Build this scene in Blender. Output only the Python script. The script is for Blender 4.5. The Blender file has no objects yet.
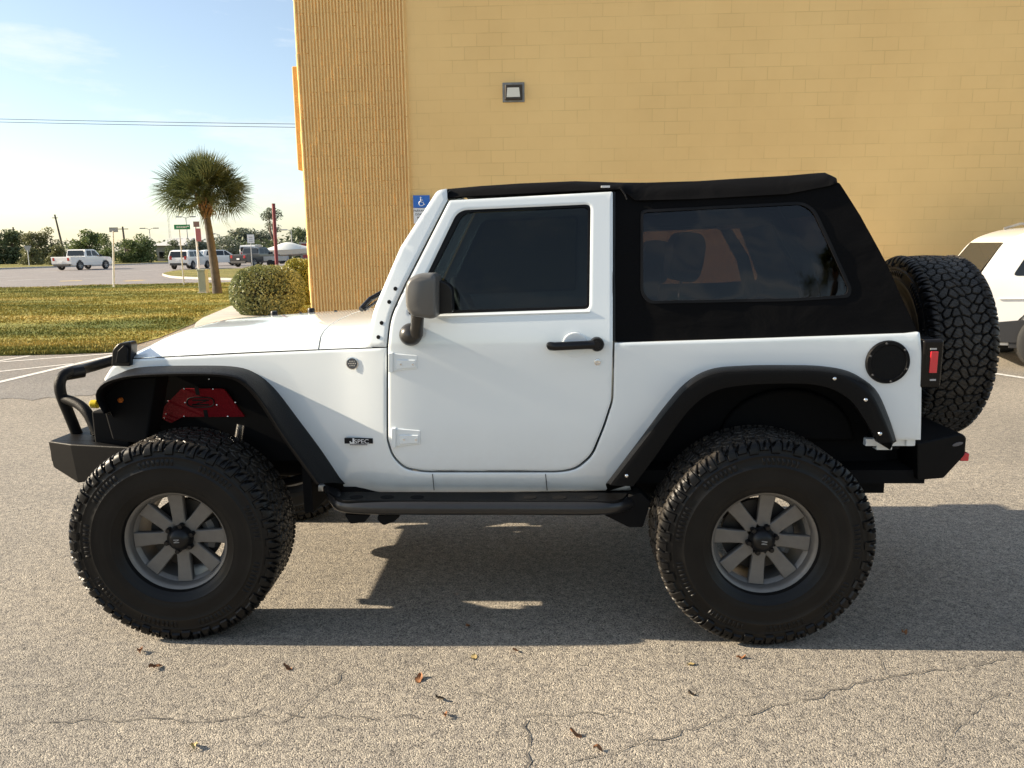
import bpy, bmesh, math, random
import numpy as np
from mathutils import Vector, Matrix, noise
from mathutils.geometry import delaunay_2d_cdt

random.seed(7); np.random.seed(7)
R = math.radians
SC = bpy.context.scene
COL = SC.collection

# ------------------------------------------------------------------ camera, sky, sun, exposure
CAM_H, FPX, PITCH, YAW, ROLL = 1.68, 769.0, R(10.14), R(2.5), R(0.7)
f0 = Vector((-math.sin(YAW)*math.cos(PITCH), math.cos(YAW)*math.cos(PITCH), -math.sin(PITCH)))
r0 = Vector((math.cos(YAW), math.sin(YAW), 0)); u0 = r0.cross(f0)
rv = r0*math.cos(ROLL) - u0*math.sin(ROLL); uv_ = u0*math.cos(ROLL) + r0*math.sin(ROLL)
cam = bpy.data.cameras.new('camera'); cam.sensor_width = 36; cam.lens = FPX/1024*36
cam.clip_start = .05; cam.clip_end = 6000
cam_ob = bpy.data.objects.new('camera', cam); COL.objects.link(cam_ob)
M4 = Matrix.Identity(4)
for i in range(3):
    M4[i][0], M4[i][1], M4[i][2] = rv[i], uv_[i], -f0[i]
M4[2][3] = CAM_H
cam_ob.matrix_world = M4
SC.camera = cam_ob

SUN_EL, SUN_OFF = 25.0, .4          # the sun stands along -X, a little to the camera's side
sd = Vector((-math.cos(R(SUN_EL))*math.cos(R(SUN_OFF)), -math.cos(R(SUN_EL))*math.sin(R(SUN_OFF)), math.sin(R(SUN_EL))))
sun = bpy.data.lights.new('sun', 'SUN'); sun.energy = 5.0; sun.angle = R(.55); sun.color = (1, .85, .64)
sun_ob = bpy.data.objects.new('sun', sun); COL.objects.link(sun_ob)
sun_ob.rotation_euler = sd.to_track_quat('Z', 'Y').to_euler(); sun_ob.location = (-20, 0, 15)

W = bpy.data.worlds.new('World'); SC.world = W; W.use_nodes = True
nt = W.node_tree; nt.nodes.clear()
def wn(t, **k):
    n = nt.nodes.new(t)
    for a, b in k.items(): setattr(n, a, b)
    return n
wo = wn('ShaderNodeOutputWorld'); bg = wn('ShaderNodeBackground'); bg.inputs['Strength'].default_value = .078
sky = wn('ShaderNodeTexSky', sky_type='NISHITA', sun_disc=False)
sky.sun_elevation = R(SUN_EL); sky.sun_rotation = math.atan2(sd.x, sd.y)
sky.air_density = 1.0; sky.dust_density = .8; sky.ozone_density = 1.0; sky.altitude = 0
tc = wn('ShaderNodeTexCoord'); mp = wn('ShaderNodeMapping'); mp.inputs['Scale'].default_value = (1.2, 1.2, 5)
nz = wn('ShaderNodeTexNoise'); nz.inputs['Scale'].default_value = 3.2; nz.inputs['Detail'].default_value = 8; nz.inputs['Roughness'].default_value = .62
rp = wn('ShaderNodeValToRGB'); rp.color_ramp.elements[0].position = .50; rp.color_ramp.elements[1].position = .76
rp.color_ramp.elements[0].color = (.13, .13, .13, 1); rp.color_ramp.elements[1].color = (.9, .9, .9, 1)
mx = wn('ShaderNodeMix', data_type='RGBA'); mx.inputs['B'].default_value = (5.2, 5.5, 5.6, 1)
nt.links.new(tc.outputs['Generated'], mp.inputs['Vector']); nt.links.new(mp.outputs[0], nz.inputs['Vector'])
nt.links.new(nz.outputs[0], rp.inputs[0]); nt.links.new(rp.outputs[0], mx.inputs['Factor'])
nt.links.new(sky.outputs[0], mx.inputs['A']); nt.links.new(mx.outputs['Result'], bg.inputs['Color'])
nt.links.new(bg.outputs[0], wo.inputs[0])

SC.render.engine = 'CYCLES'
SC.cycles.use_denoising = True
SC.cycles.max_bounces = 8; SC.cycles.transparent_max_bounces = 16
SC.view_settings.view_transform = 'Standard'; SC.view_settings.look = 'None'
SC.view_settings.gamma = 1; SC.view_settings.use_curve_mapping = False
SC.view_settings.exposure = 1.36

# ------------------------------------------------------------------ pixels -> places
def ray(px, py): return f0_*FPX + rv*(px-512) + uv_*(384-py)
f0_ = f0
def at(px, py, Y):
    d = ray(px, py); t = Y/d.y
    return Vector((d.x*t, Y, CAM_H + d.z*t))
def ground(px, py, z=0):
    d = ray(px, py); t = (z-CAM_H)/d.z
    return Vector((d.x*t, d.y*t, z))
def hit(px, py, S):
    Y = 3.2
    for _ in range(12):
        p = at(px, py, Y); Y = S(p.x, p.z)
    return at(px, py, Y)
def XZ(pts, S):
    f = S if callable(S) else (lambda x, z: S)
    o = []
    for p in pts:
        q = hit(p[0], p[1], f); o.append((q.x, q.z))
    return o

# ------------------------------------------------------------------ materials
def nodes(name):
    m = bpy.data.materials.new(name); m.use_nodes = True
    return m, m.node_tree, m.node_tree.nodes['Principled BSDF']
def mat(name, col, rough=.5, metal=0, coat=0, bump=0, bscale=60, var=0, vscale=6, spec=.5, emit=0):
    m, t, b = nodes(name)
    b.inputs['Base Color'].default_value = (*col, 1); b.inputs['Roughness'].default_value = rough
    b.inputs['Metallic'].default_value = metal; b.inputs['Coat Weight'].default_value = coat
    b.inputs['Coat Roughness'].default_value = .04; b.inputs['Specular IOR Level'].default_value = spec
    tcn = t.nodes.new('ShaderNodeTexCoord')
    if var:
        n = t.nodes.new('ShaderNodeTexNoise'); n.inputs['Scale'].default_value = vscale; n.inputs['Detail'].default_value = 6
        t.links.new(tcn.outputs['Object'], n.inputs['Vector'])
        r = t.nodes.new('ShaderNodeValToRGB'); r.color_ramp.elements[0].position = .3; r.color_ramp.elements[1].position = .7
        r.color_ramp.elements[0].color = (*[c*(1-var) for c in col], 1); r.color_ramp.elements[1].color = (*[min(1, c*(1+var)) for c in col], 1)
        t.links.new(n.outputs[0], r.inputs[0]); t.links.new(r.outputs[0], b.inputs['Base Color'])
    if bump:
        n = t.nodes.new('ShaderNodeTexNoise'); n.inputs['Scale'].default_value = bscale; n.inputs['Detail'].default_value = 4
        t.links.new(tcn.outputs['Object'], n.inputs['Vector'])
        bp = t.nodes.new('ShaderNodeBump'); bp.inputs['Strength'].default_value = bump; bp.inputs['Distance'].default_value = .01
        t.links.new(n.outputs[0], bp.inputs['Height']); t.links.new(bp.outputs[0], b.inputs['Normal'])
    if emit:
        b.inputs['Emission Color'].default_value = (*col, 1); b.inputs['Emission Strength'].default_value = emit
    return m
def glass(name, tint, gloss_rough=.0, ior=1.6):
    m = bpy.data.materials.new(name); m.use_nodes = True; t = m.node_tree; t.nodes.clear()
    o = t.nodes.new('ShaderNodeOutputMaterial'); mxs = t.nodes.new('ShaderNodeMixShader'); tr = t.nodes.new('ShaderNodeBsdfTransparent')
    gl = t.nodes.new('ShaderNodeBsdfGlossy'); fr = t.nodes.new('ShaderNodeFresnel')
    tr.inputs[0].default_value = (*tint, 1); gl.inputs['Roughness'].default_value = gloss_rough; fr.inputs[0].default_value = ior
    t.links.new(fr.outputs[0], mxs.inputs[0]); t.links.new(tr.outputs[0], mxs.inputs[1]); t.links.new(gl.outputs[0], mxs.inputs[2])
    t.links.new(mxs.outputs[0], o.inputs[0])
    return m, t, gl

# ------------------------------------------------------------------ mesh builder
def in_poly(p, poly):
    x, y = p; c = False; n = len(poly)
    for i in range(n):
        x1, y1 = poly[i]; x2, y2 = poly[(i+1) % n]
        if (y1 > y) != (y2 > y) and x < (x2-x1)*(y-y1)/(y2-y1)+x1: c = not c
    return c
def area(poly): return .5*sum(poly[i][0]*poly[(i+1) % len(poly)][1]-poly[(i+1) % len(poly)][0]*poly[i][1] for i in range(len(poly)))
def ccw(poly): return list(poly) if area(poly) > 0 else list(poly)[::-1]
def seg_d(p, a, b):
    ax, ay = a; bx, by = b; dx, dy = bx-ax, by-ay; L = dx*dx+dy*dy
    t = 0 if L == 0 else max(0, min(1, ((p[0]-ax)*dx+(p[1]-ay)*dy)/L))
    return math.hypot(p[0]-ax-t*dx, p[1]-ay-t*dy)
def loop_d(p, poly): return min(seg_d(p, poly[i], poly[(i+1) % len(poly)]) for i in range(len(poly)))
def fillet(pts, r=0, n=5):
    """round the corners of a polygon; a point may carry its own radius as third value"""
    o = []; N = len(pts)
    for i in range(N):
        p = Vector(pts[i][:2]); rr = pts[i][2] if len(pts[i]) > 2 else r
        a = Vector(pts[i-1][:2]); b = Vector(pts[(i+1) % N][:2])
        if rr <= 0: o.append(tuple(p)); continue
        da = a-p; db = b-p; la, lb = da.length, db.length
        k = min(rr, la*.48, lb*.48); pa = p+da/la*k; pb = p+db/lb*k
        for j in range(n+1):
            t = j/n; q = pa*(1-t)**2+p*2*t*(1-t)+pb*t*t; o.append(tuple(q))
    return o
def subdiv(poly, step, closed=True):
    o = []; n = len(poly)
    for i in range(n if closed else n-1):
        a, b = poly[i], poly[(i+1) % n]; k = max(1, int(math.dist(a, b)/step))
        for j in range(k): o.append(tuple(a[q]+(b[q]-a[q])*j/k for q in range(len(a))))
    if not closed: o.append(tuple(poly[-1]))
    return o
def inset(lp, d):
    o = []; n = len(lp)
    for i in range(n):
        p, a, b = Vector(lp[i]), Vector(lp[i-1]), Vector(lp[(i+1) % n])
        t = (b-a)
        if t.length < 1e-7: continue
        t.normalize(); o.append(p+Vector((-t.y, t.x))*d)
    return o
def fill(outer, holes=(), grid=.06, ring=0):
    """triangles of a polygon with holes, with a grid of inner points so that it can bend"""
    outer = ccw(outer); loops = [outer]+[ccw(h)[::-1] for h in holes]
    vs, es, ids = [], [], []
    for lp in loops:
        s = len(vs); vs += [Vector(p) for p in lp]; n = len(lp)
        es += [(s+i, s+(i+1) % n) for i in range(n)]; ids.append(list(range(s, s+n)))
    if ring:
        for rk in (1, 2.4):
            for lp in loops:
                for p in inset(lp, ring*rk):
                    q = (p.x, p.y)
                    if in_poly(q, outer) and not any(in_poly(q, h) for h in loops[1:]) and min(loop_d(q, l) for l in loops) > ring*rk*.8: vs.append(p)
    if grid:
        xs = [p[0] for p in outer]; ys = [p[1] for p in outer]
        x = min(xs)+grid*.5
        while x < max(xs):
            y = min(ys)+grid*.5
            while y < max(ys):
                p = (x, y)
                if in_poly(p, outer) and not any(in_poly(p, h) for h in loops[1:]) and min(loop_d(p, l) for l in loops) > grid*.4: vs.append(Vector(p))
                y += grid
            x += grid
    V, E, Fc, ov, oe, of = delaunay_2d_cdt(vs, es, [], 0, 1e-6)
    mapv = {}
    for i, l in enumerate(ov):
        for q in l: mapv[q] = i
    tris = []
    for t in Fc:
        c = ((V[t[0]].x+V[t[1]].x+V[t[2]].x)/3, (V[t[0]].y+V[t[1]].y+V[t[2]].y)/3)
        if in_poly(c, loops[0]) and not any(in_poly(c, h) for h in loops[1:]):
            a, b, d = (V[k] for k in t)
            tris.append(tuple(t) if (b-a).cross(d-a) > 0 else tuple(t)[::-1])
    return [(v.x, v.y) for v in V], tris, [[mapv[i] for i in l] for l in ids]

class MB:
    def __init__(s): s.v = []; s.f = []
    def add(s, vs, fs):
        k = len(s.v); s.v += [tuple(v) for v in vs]; s.f += [tuple(i+k for i in f) for f in fs]; return s
    def box(s, a, b):
        x0, y0, z0 = a; x1, y1, z1 = b
        return s.add([(x0, y0, z0), (x1, y0, z0), (x1, y1, z0), (x0, y1, z0), (x0, y0, z1), (x1, y0, z1), (x1, y1, z1), (x0, y1, z1)],
                     [(0, 3, 2, 1), (4, 5, 6, 7), (0, 1, 5, 4), (1, 2, 6, 5), (2, 3, 7, 6), (3, 0, 4, 7)])
    def cbox(s, c, d, rot=None):
        b = MB().box(tuple(-q/2 for q in d), tuple(q/2 for q in d)); m = Matrix.Translation(Vector(c)) @ (rot.to_4x4() if rot else Matrix.Identity(4))
        return s.add([m @ Vector(v) for v in b.v], b.f)
    def tube(s, path, r, n=10, caps=True):
        P = [Vector(p) for p in path]; rr = r if hasattr(r, '__len__') else [r]*len(P)
        k = len(s.v); prev = None
        for i, p in enumerate(P):
            d = ((P[min(i+1, len(P)-1)]-P[max(i-1, 0)])).normalized()
            if prev is None:
                a = d.orthogonal().normalized()
            else:
                a = (prev - d*prev.dot(d)); a = a.normalized() if a.length > 1e-6 else d.orthogonal().normalized()
            prev = a; b = d.cross(a)
            for j in range(n):
                t = 2*math.pi*j/n; s.v.append(tuple(p+(a*math.cos(t)+b*math.sin(t))*rr[i]))
        for i in range(len(P)-1):
            for j in range(n):
                s.f.append((k+i*n+j, k+i*n+(j+1) % n, k+(i+1)*n+(j+1) % n, k+(i+1)*n+j))
        if caps:
            s.f.append(tuple(k+j for j in range(n))[::-1]); s.f.append(tuple(k+(len(P)-1)*n+j for j in range(n)))
        return s
    def lathe(s, prof, c=(0, 0, 0), n=48, axis='y'):
        """prof: (radius, offset along the axis)"""
        k = len(s.v); m = len(prof)
        for j in range(n):
            t = 2*math.pi*j/n
            for r_, w in prof:
                a, b = r_*math.cos(t), r_*math.sin(t)
                q = {'y': (a, w, b), 'x': (w, a, b), 'z': (a, b, w)}[axis]
                s.v.append((q[0]+c[0], q[1]+c[1], q[2]+c[2]))
        for j in range(n):
            for i in range(m-1):
                a, b = k+j*m+i, k+((j+1) % n)*m+i
                s.f.append((a, a+1, b+1, b))
        return s
    def prism(s, poly, y0, y1, plane='xz'):
        """poly in XZ pulled from y0 to y1 (plane 'yz': poly in YZ pulled along X; 'xy': along Z)"""
        poly = ccw(poly); n = len(poly)
        g = {'xz': lambda p, w: (p[0], w, p[1]), 'yz': lambda p, w: (w, p[0], p[1]), 'xy': lambda p, w: (p[0], p[1], w)}[plane]
        lo, hi = min(y0, y1), max(y0, y1)
        vs = [g(p, lo) for p in poly]+[g(p, hi) for p in poly]
        fs = [tuple(range(n)), tuple(range(2*n-1, n-1, -1))]+[(i, i+n, (i+1) % n+n, (i+1) % n) for i in range(n)]
        if plane != 'xz': fs = [f[::-1] for f in fs]
        return s.add(vs, fs)
    def panel(s, outer, S, holes=(), t=.02, grid=.06, step=.04, off=0, roll=0):
        """sheet with thickness bent over y = S(x, z)"""
        f = S if callable(S) else (lambda x, z: S)
        outer = subdiv(ccw(outer), step); holes = [subdiv(ccw(h), step) for h in holes]
        V, T, L = fill(outer, holes, grid, roll*2); n = len(V); eg = {i for l in L for i in l}
        vs = [(x, f(x, z)+off+(roll if i in eg else 0), z) for i, (x, z) in enumerate(V)]; vb = [(x, y+t, z) for x, y, z in vs]
        fs = list(T)+[tuple(i+n for i in q[::-1]) for q in T]
        for l in L:
            for i in range(len(l)):
                a, b = l[i], l[(i+1) % len(l)]; fs.append((b, a, a+n, b+n))
        return s.add(vs, fs)._ext(vs, vb, n)
    def _ext(s, vs, vb, n):
        s.v += vb; return s
    def mirrored(s, Yc):
        o = MB(); o.v = [(x, 2*Yc-y, z) for x, y, z in s.v]; o.f = [f[::-1] for f in s.f]; return o
    def both(s, Yc):
        o = s.mirrored(Yc); return s.add(o.v, o.f)
    def islands(s):
        par = list(range(len(s.v)))
        def fd(i):
            while par[i] != i: par[i] = par[par[i]]; i = par[i]
            return i
        for f in s.f:
            for q in f[1:]: par[fd(q)] = fd(f[0])
        g = {}
        for f in s.f: g.setdefault(fd(f[0]), []).append(f)
        out = []
        for fs in g.values():
            ids = sorted({q for f in fs for q in f}); mp_ = {q: i for i, q in enumerate(ids)}
            out.append(MB().add([s.v[q] for q in ids], [tuple(mp_[q] for q in f) for f in fs]))
        return out
    def build(s, name, m, parent=None, smooth=None, bevel=0, seg=2, split=False, loc=None):
        if split:
            for p in s.islands(): o = p.build(name, m, parent, smooth, bevel, seg, False, loc)
            return o
        me = bpy.data.meshes.new(name); me.from_pydata(s.v, [], s.f); me.update()
        me.materials.append(m)
        if smooth:
            me.polygons.foreach_set('use_smooth', [True]*len(me.polygons)); me.set_sharp_from_angle(angle=R(smooth))
        o = bpy.data.objects.new(name, me); COL.objects.link(o)
        if parent: o.parent = parent
        if loc: o.location = loc
        if bevel:
            b = o.modifiers.new('bevel', 'BEVEL'); b.width = bevel; b.segments = seg; b.limit_method = 'ANGLE'; b.angle_limit = R(40); b.harden_normals = True
        return o

def tag(o, label=None, cat=None, group=None, kind=None):
    if label: o['label'] = label
    if cat: o['category'] = cat
    if group: o['group'] = group
    if kind: o['kind'] = kind
    return o
def empty(name, loc=(0, 0, 0), rz=0):
    o = bpy.data.objects.new(name, None); COL.objects.link(o); o.location = loc; o.rotation_euler = (0, 0, rz); o.empty_display_size = .2
    return o
def text_mb(body, size, align='CENTER', thick=.0005):
    c = bpy.data.curves.new('t', 'FONT'); c.body = body; c.size = size; c.align_x = align; c.align_y = 'CENTER'; c.extrude = thick
    o = bpy.data.objects.new('t', c); COL.objects.link(o)
    dg = bpy.context.evaluated_depsgraph_get(); me = bpy.data.meshes.new_from_object(o.evaluated_get(dg))
    b = MB(); b.add([tuple(v.co) for v in me.vertices], [tuple(p.vertices) for p in me.polygons])
    bpy.data.objects.remove(o); bpy.data.curves.remove(c); bpy.data.meshes.remove(me)
    return b
def stand_text(b, c, sx=1):
    """text laid in XY stood up to face -Y at point c"""
    b.v = [(c[0]+x*sx, c[1]-z, c[2]+y) for x, y, z in b.v]; return b
# ------------------------------------------------------------------ setting materials
def asphalt(name, dark, light, tint, scale=95, bump=.5, blotch=.16):
    m, t, b = nodes(name); L = t.links.new
    tc_ = t.nodes.new('ShaderNodeTexCoord')
    v = t.nodes.new('ShaderNodeTexVoronoi'); v.inputs['Scale'].default_value = scale
    L(tc_.outputs['Object'], v.inputs['Vector'])
    sp = t.nodes.new('ShaderNodeSeparateColor'); L(v.outputs['Color'], sp.inputs[0])
    r = t.nodes.new('ShaderNodeValToRGB'); e = r.color_ramp.elements
    e[0].position = 0; e[0].color = (*dark, 1); e[1].position = 1; e[1].color = (*light, 1)
    q = e.new(.32); q.color = (*[a*.55+c*.45 for a, c in zip(dark, light)], 1)
    q = e.new(.8); q.color = (*[a*.3+c*.7 for a, c in zip(dark, light)], 1)
    L(sp.outputs[0], r.inputs[0])
    n = t.nodes.new('ShaderNodeTexNoise'); n.inputs['Scale'].default_value = .55; n.inputs['Detail'].default_value = 9; n.inputs['Roughness'].default_value = .62
    L(tc_.outputs['Object'], n.inputs['Vector'])
    r2 = t.nodes.new('ShaderNodeValToRGB'); r2.color_ramp.elements[0].position = .3; r2.color_ramp.elements[1].position = .72
    r2.color_ramp.elements[0].color = (1-blotch,)*3+(1,); r2.color_ramp.elements[1].color = (1+blotch, 1+blotch*.9, 1+blotch*.75, 1)
    L(n.outputs[0], r2.inputs[0])
    n3 = t.nodes.new('ShaderNodeTexNoise'); n3.inputs['Scale'].default_value = 24; n3.inputs['Detail'].default_value = 5
    L(tc_.outputs['Object'], n3.inputs['Vector'])
    r3 = t.nodes.new('ShaderNodeValToRGB'); r3.color_ramp.elements[0].position = .33; r3.color_ramp.elements[1].position = .62
    r3.color_ramp.elements[0].color = (.72, .72, .74, 1); r3.color_ramp.elements[1].color = (1.06, 1.05, 1.03, 1)
    L(n3.outputs[0], r3.inputs[0])
    a = t.nodes.new('ShaderNodeMix'); a.data_type = 'RGBA'; a.blend_type = 'MULTIPLY'; a.inputs['Factor'].default_value = 1
    L(r.outputs[0], a.inputs['A']); L(r2.outputs[0], a.inputs['B'])
    c = t.nodes.new('ShaderNodeMix'); c.data_type = 'RGBA'; c.blend_type = 'MULTIPLY'; c.inputs['Factor'].default_value = 1
    L(a.outputs['Result'], c.inputs['A']); L(r3.outputs[0], c.inputs['B'])
    L(c.outputs['Result'], b.inputs['Base Color'])
    b.inputs['Roughness'].default_value = .85
    bp = t.nodes.new('ShaderNodeBump'); bp.inputs['Strength'].default_value = bump; bp.inputs['Distance'].default_value = .006
    ad = t.nodes.new('ShaderNodeMath'); ad.operation = 'SUBTRACT'; L(sp.outputs[1], ad.inputs[0]); L(v.outputs['Distance'], ad.inputs[1])
    L(ad.outputs[0], bp.inputs['Height']); L(bp.outputs[0], b.inputs['Normal'])
    return m
M_ASPH = asphalt('weathered_asphalt', (.060, .056, .051), (.46, .42, .355), 1, 200, .55, .22)
M_ASPH2 = asphalt('sealed_asphalt', (.06, .06, .06), (.30, .288, .27), 1, 150, .4)
M_ROAD = asphalt('road_asphalt', (.13, .12, .12), (.28, .26, .255), 1, 40, .3)
M_CONC = mat('concrete', (.42, .40, .37), .85, bump=.3, bscale=90, var=.12, vscale=3)
M_LINE = mat('worn_white_paint', (.55, .55, .53), .7, var=.3, vscale=30)
M_YEL = mat('worn_yellow_paint', (.62, .42, .06), .7, var=.25, vscale=3)
M_CRACK = mat('crack_dirt', (.095, .088, .08), .95)

def grass_mat(name, a, b_, c):
    m, t, b = nodes(name); L = t.links.new
    tc_ = t.nodes.new('ShaderNodeTexCoord')
    n = t.nodes.new('ShaderNodeTexNoise'); n.inputs['Scale'].default_value = .5; n.inputs['Detail'].default_value = 10; n.inputs['Roughness'].default_value = .62
    gm = t.nodes.new('ShaderNodeMapping'); gm.inputs['Scale'].default_value = (.28, 1, 1); gm.inputs['Rotation'].default_value = (0, 0, -.12); L(tc_.outputs['Object'], gm.inputs[0]); L(gm.outputs[0], n.inputs['Vector'])
    r = t.nodes.new('ShaderNodeValToRGB'); e = r.color_ramp.elements; e[0].position = .36; e[0].color = (*a, 1); e[1].position = .68; e[1].color = (*c, 1)
    q = e.new(.52); q.color = (*b_, 1)
    L(n.outputs[0], r.inputs[0]); L(r.outputs[0], b.inputs['Base Color']); b.inputs['Roughness'].default_value = .9
    b.inputs['Specular IOR Level'].default_value = .2
    n2 = t.nodes.new('ShaderNodeTexNoise'); n2.inputs['Scale'].default_value = 9; n2.inputs['Detail'].default_value = 8
    L(tc_.outputs['Object'], n2.inputs['Vector'])
    bp = t.nodes.new('ShaderNodeBump'); bp.inputs['Strength'].default_value = .9; bp.inputs['Distance'].default_value = .12
    L(n2.outputs[0], bp.inputs['Height']); L(bp.outputs[0], b.inputs['Normal'])
    return m
M_GRASS = grass_mat('lawn_grass', (.10, .125, .03), (.24, .225, .055), (.40, .325, .105))
M_VERGE = grass_mat('far_grass', (.12, .12, .03), (.2, .18, .05), (.28, .22, .08))

def sheet(poly, z, name, m, kind='structure'):
    b = MB(); b.add([(p[0], p[1], z) for p in ccw(poly)], [tuple(range(len(poly)))])
    return tag(b.build(name, m), kind=kind)

# ------------------------------------------------------------------ ground
sheet([(-900, -300), (900, -300), (900, 1500), (-900, 1500)], 0, 'ground', M_ASPH)
g = ground
def g2(px, py): q = ground(px, py); return (q.x, q.y)

# road: near and far edges run on beyond the frame
na, nb = Vector(g2(0, 288.7)), Vector(g2(187, 284.6)); fa, fb = Vector(g2(0, 269.5)), Vector(g2(200, 262.3))
dn = (nb-na).normalized(); df = (fb-fa).normalized()
ROADP = [na-dn*22, nb+dn*140, fb+df*220, fa-df*30]
sheet(ROADP, .004, 'road', M_ROAD)
# lane paint
def ribbon(a, b, w, z, name, m):
    a, b = Vector(a), Vector(b); d = (b-a).normalized(); n = Vector((-d.y, d.x))*w/2
    return sheet([a-n, b-n, b+n, a+n], z, name, m)
for (a, b, w, m) in [((60, 281.3), (82, 280.6), .5, M_YEL), ((124, 281.2), (144, 280.2), .5, M_YEL), ((0, 277.6), (22, 276.8), .2, M_LINE),
                     ((8, 280.6), (56, 279), .2, M_LINE), ((84, 278.6), (112, 277.9), .18, M_LINE), ((40, 272.2), (57, 271.6), .25, M_LINE), ((120, 272), (160, 270), .2, M_LINE)]:
    ribbon(g2(*a), g2(*b), w, .008, 'lane_marking', m)

# lawn between the lot and the road
def lawn_h(x, y):
    return .06 + .10*noise.noise(Vector((x*.09, y*.16, 3))) + .05*noise.noise(Vector((x*.4, y*.5, 1))) - .16*math.exp(-((y-16.2-.05*x)/1.6)**2) + .10*math.exp(-((y-20.5-.03*x)/2.2)**2)
LAWN = [g2(-260, 362), g2(0, 355.2), g2(60, 353.6), g2(112, 351.5), g2(160, 338), g2(203, 320), g2(231, 306), (-4.6, 17.0), (-4.6, 34)]
LAWN += [tuple(nb+dn*4), tuple(nb), tuple(na), tuple(na-dn*60)]
def lawn_sheet(poly, name, m, grid, hf):
    lp = subdiv(ccw(poly), grid); V, T, L = fill(lp, (), grid); edge = set(L[0]); b = MB()
    vs = []
    for i, (x, y) in enumerate(V):
        vs.append((x, y, .012 if i in edge else max(.015, hf(x, y))))
    n = len(vs); b.add(vs, T)
    return tag(b.build(name, m, smooth=60), kind='structure')
lawn_sheet(LAWN, 'lawn', M_GRASS, .9, lawn_h)

def blades(name, poly, count, hmin, hmax, m, hf, near=None, label='', seed=1):
    rg = np.random.default_rng(seed); xs = [p[0] for p in poly]; ys = [p[1] for p in poly]
    P = []
    while len(P) < count:
        y = min(ys)+(max(ys)-min(ys))*rg.random()**(near or 1)
        x = min(xs)+(max(xs)-min(xs))*rg.random()
        if in_poly((x, y), poly) and loop_d((x, y), poly) > -.02: P.append((x, y))
    P = np.array(P); n = len(P)
    z = np.array([max(.012, hf(x, y)) for x, y in P])
    az = rg.random(n)*2*math.pi; h = hmin+(hmax-hmin)*rg.random(n); w = .008+.016*rg.random(n)
    lx = (rg.random(n)-.5)*h*1.3; ly = (rg.random(n)-.5)*h*1.3
    v = np.zeros((n, 3, 3))
    v[:, 0] = np.stack([P[:, 0]-np.cos(az)*w, P[:, 1]-np.sin(az)*w, z-.01], 1); v[:, 1] = np.stack([P[:, 0]+np.cos(az)*w, P[:, 1]+np.sin(az)*w, z-.01], 1)
    v[:, 2] = np.stack([P[:, 0]+lx, P[:, 1]+ly, z+h], 1)
    me = bpy.data.meshes.new(name); me.from_pydata(v.reshape(-1, 3).tolist(), [], np.arange(n*3).reshape(-1, 3).tolist()); me.materials.append(m)
    o = bpy.data.objects.new(name, me); COL.objects.link(o); o['kind'] = 'stuff'; o['label'] = label; o['category'] = 'grass'
    return o
LAWN_IN = [g2(-40, 356), g2(0, 354.6), g2(60, 353), g2(112, 351), g2(160, 337), g2(203, 319.5), g2(231, 306), (-4.7, 17.2), (-4.7, 33), tuple(nb), tuple(na-dn*4)]
blades('grass', LAWN_IN, 130000, .012, .045, M_GRASS, lawn_h, near=1.9, label='short yellowish green mown grass of the verge beside the car park', seed=3)
# ragged turf along the edge of the lot
EDGE = [g2(-10, 356.2), g2(60, 354.6), g2(114, 352.5), g2(114, 349), g2(60, 351), g2(-10, 352)]
blades('grass', EDGE, 5000, .03, .08, M_GRASS, lambda x, y: .012, label='longer ragged grass along the edge of the asphalt', seed=5)

# traffic island, far verge
ISL = fillet([(*g2(161, 275.3), 2), (*g2(176, 271.5), 3), (*g2(300, 268.6), 0), (*g2(320, 283), 0), (*g2(206, 279.8), 0), (*g2(172, 278.4), 3)], 0, 5)
b = MB(); b.prism(ISL, .006, .13, 'xy'); tag(b.build('kerb', M_CONC), kind='structure')
cI = Vector((sum(p[0] for p in ISL)/len(ISL), sum(p[1] for p in ISL)/len(ISL)))
ISL2 = [tuple(cI+(Vector(p)-cI)*.975) for p in ISL]
lawn_sheet(ISL2, 'island_lawn', M_VERGE, 1.5, lambda x, y: .17)
for o in [bpy.data.objects['island_lawn']]:
    for v in o.data.vertices: v.co.z = max(v.co.z, .14)
nf = Vector((-df.y, df.x))
VERGE = [fa-df*160, fb+df*260, fb+df*260+nf*400, fa-df*160+nf*400]
b = MB(); b.prism([tuple(p) for p in VERGE], .0, .15, 'xy'); tag(b.build('verge', M_VERGE), kind='structure')
b = MB(); b.prism([tuple(p) for p in [fa-df*160-nf*.25, fb+df*260-nf*.25, fb+df*260-nf*.004, fa-df*160-nf*.004]], .0, .16, 'xy'); tag(b.build('far_kerb', M_CONC), kind='structure')

# concrete walk along the shop front, sealed strip and bay lines in the lot
WALK = [g2(196, 327), g2(203, 321.5), g2(231, 309), g2(243, 303), (-4.55, 17.5), (-4.0, 12.6), (-5.3, 12.0), g2(190, 345)]
b = MB(); b.prism(WALK, .002, .10, 'xy'); tag(b.build('pavement', M_CONC, bevel=.02), kind='structure')
rgs = random.Random(8); jag = [g2(x, 399-(0 if x < 60 else (x-60)*.16)+3.5*noise.noise(Vector((x*.05, 2, 0)))+1.2*noise.noise(Vector((x*.3, 5, 0)))) for x in range(-60, 131, 2)]
sheet([g2(-400, 397)]+jag+[g2(190, 352), g2(140, 346), g2(112, 353.2), g2(60, 355.4), g2(0, 357), g2(-300, 366)], .004, 'asphalt_strip', M_ASPH2)
for a, b_, w in [((-30, 389.5), (116, 355), .11), ((-20, 374), (75, 364), .08), ((-20, 364), (116, 353.6), .08), ((-5, 362), (30, 356.2), .08), ((985, 372.5), (1060, 384), .1)]:
    ribbon(g2(*a), g2(*b_), w, .008, 'parking_line', M_LINE)

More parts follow.
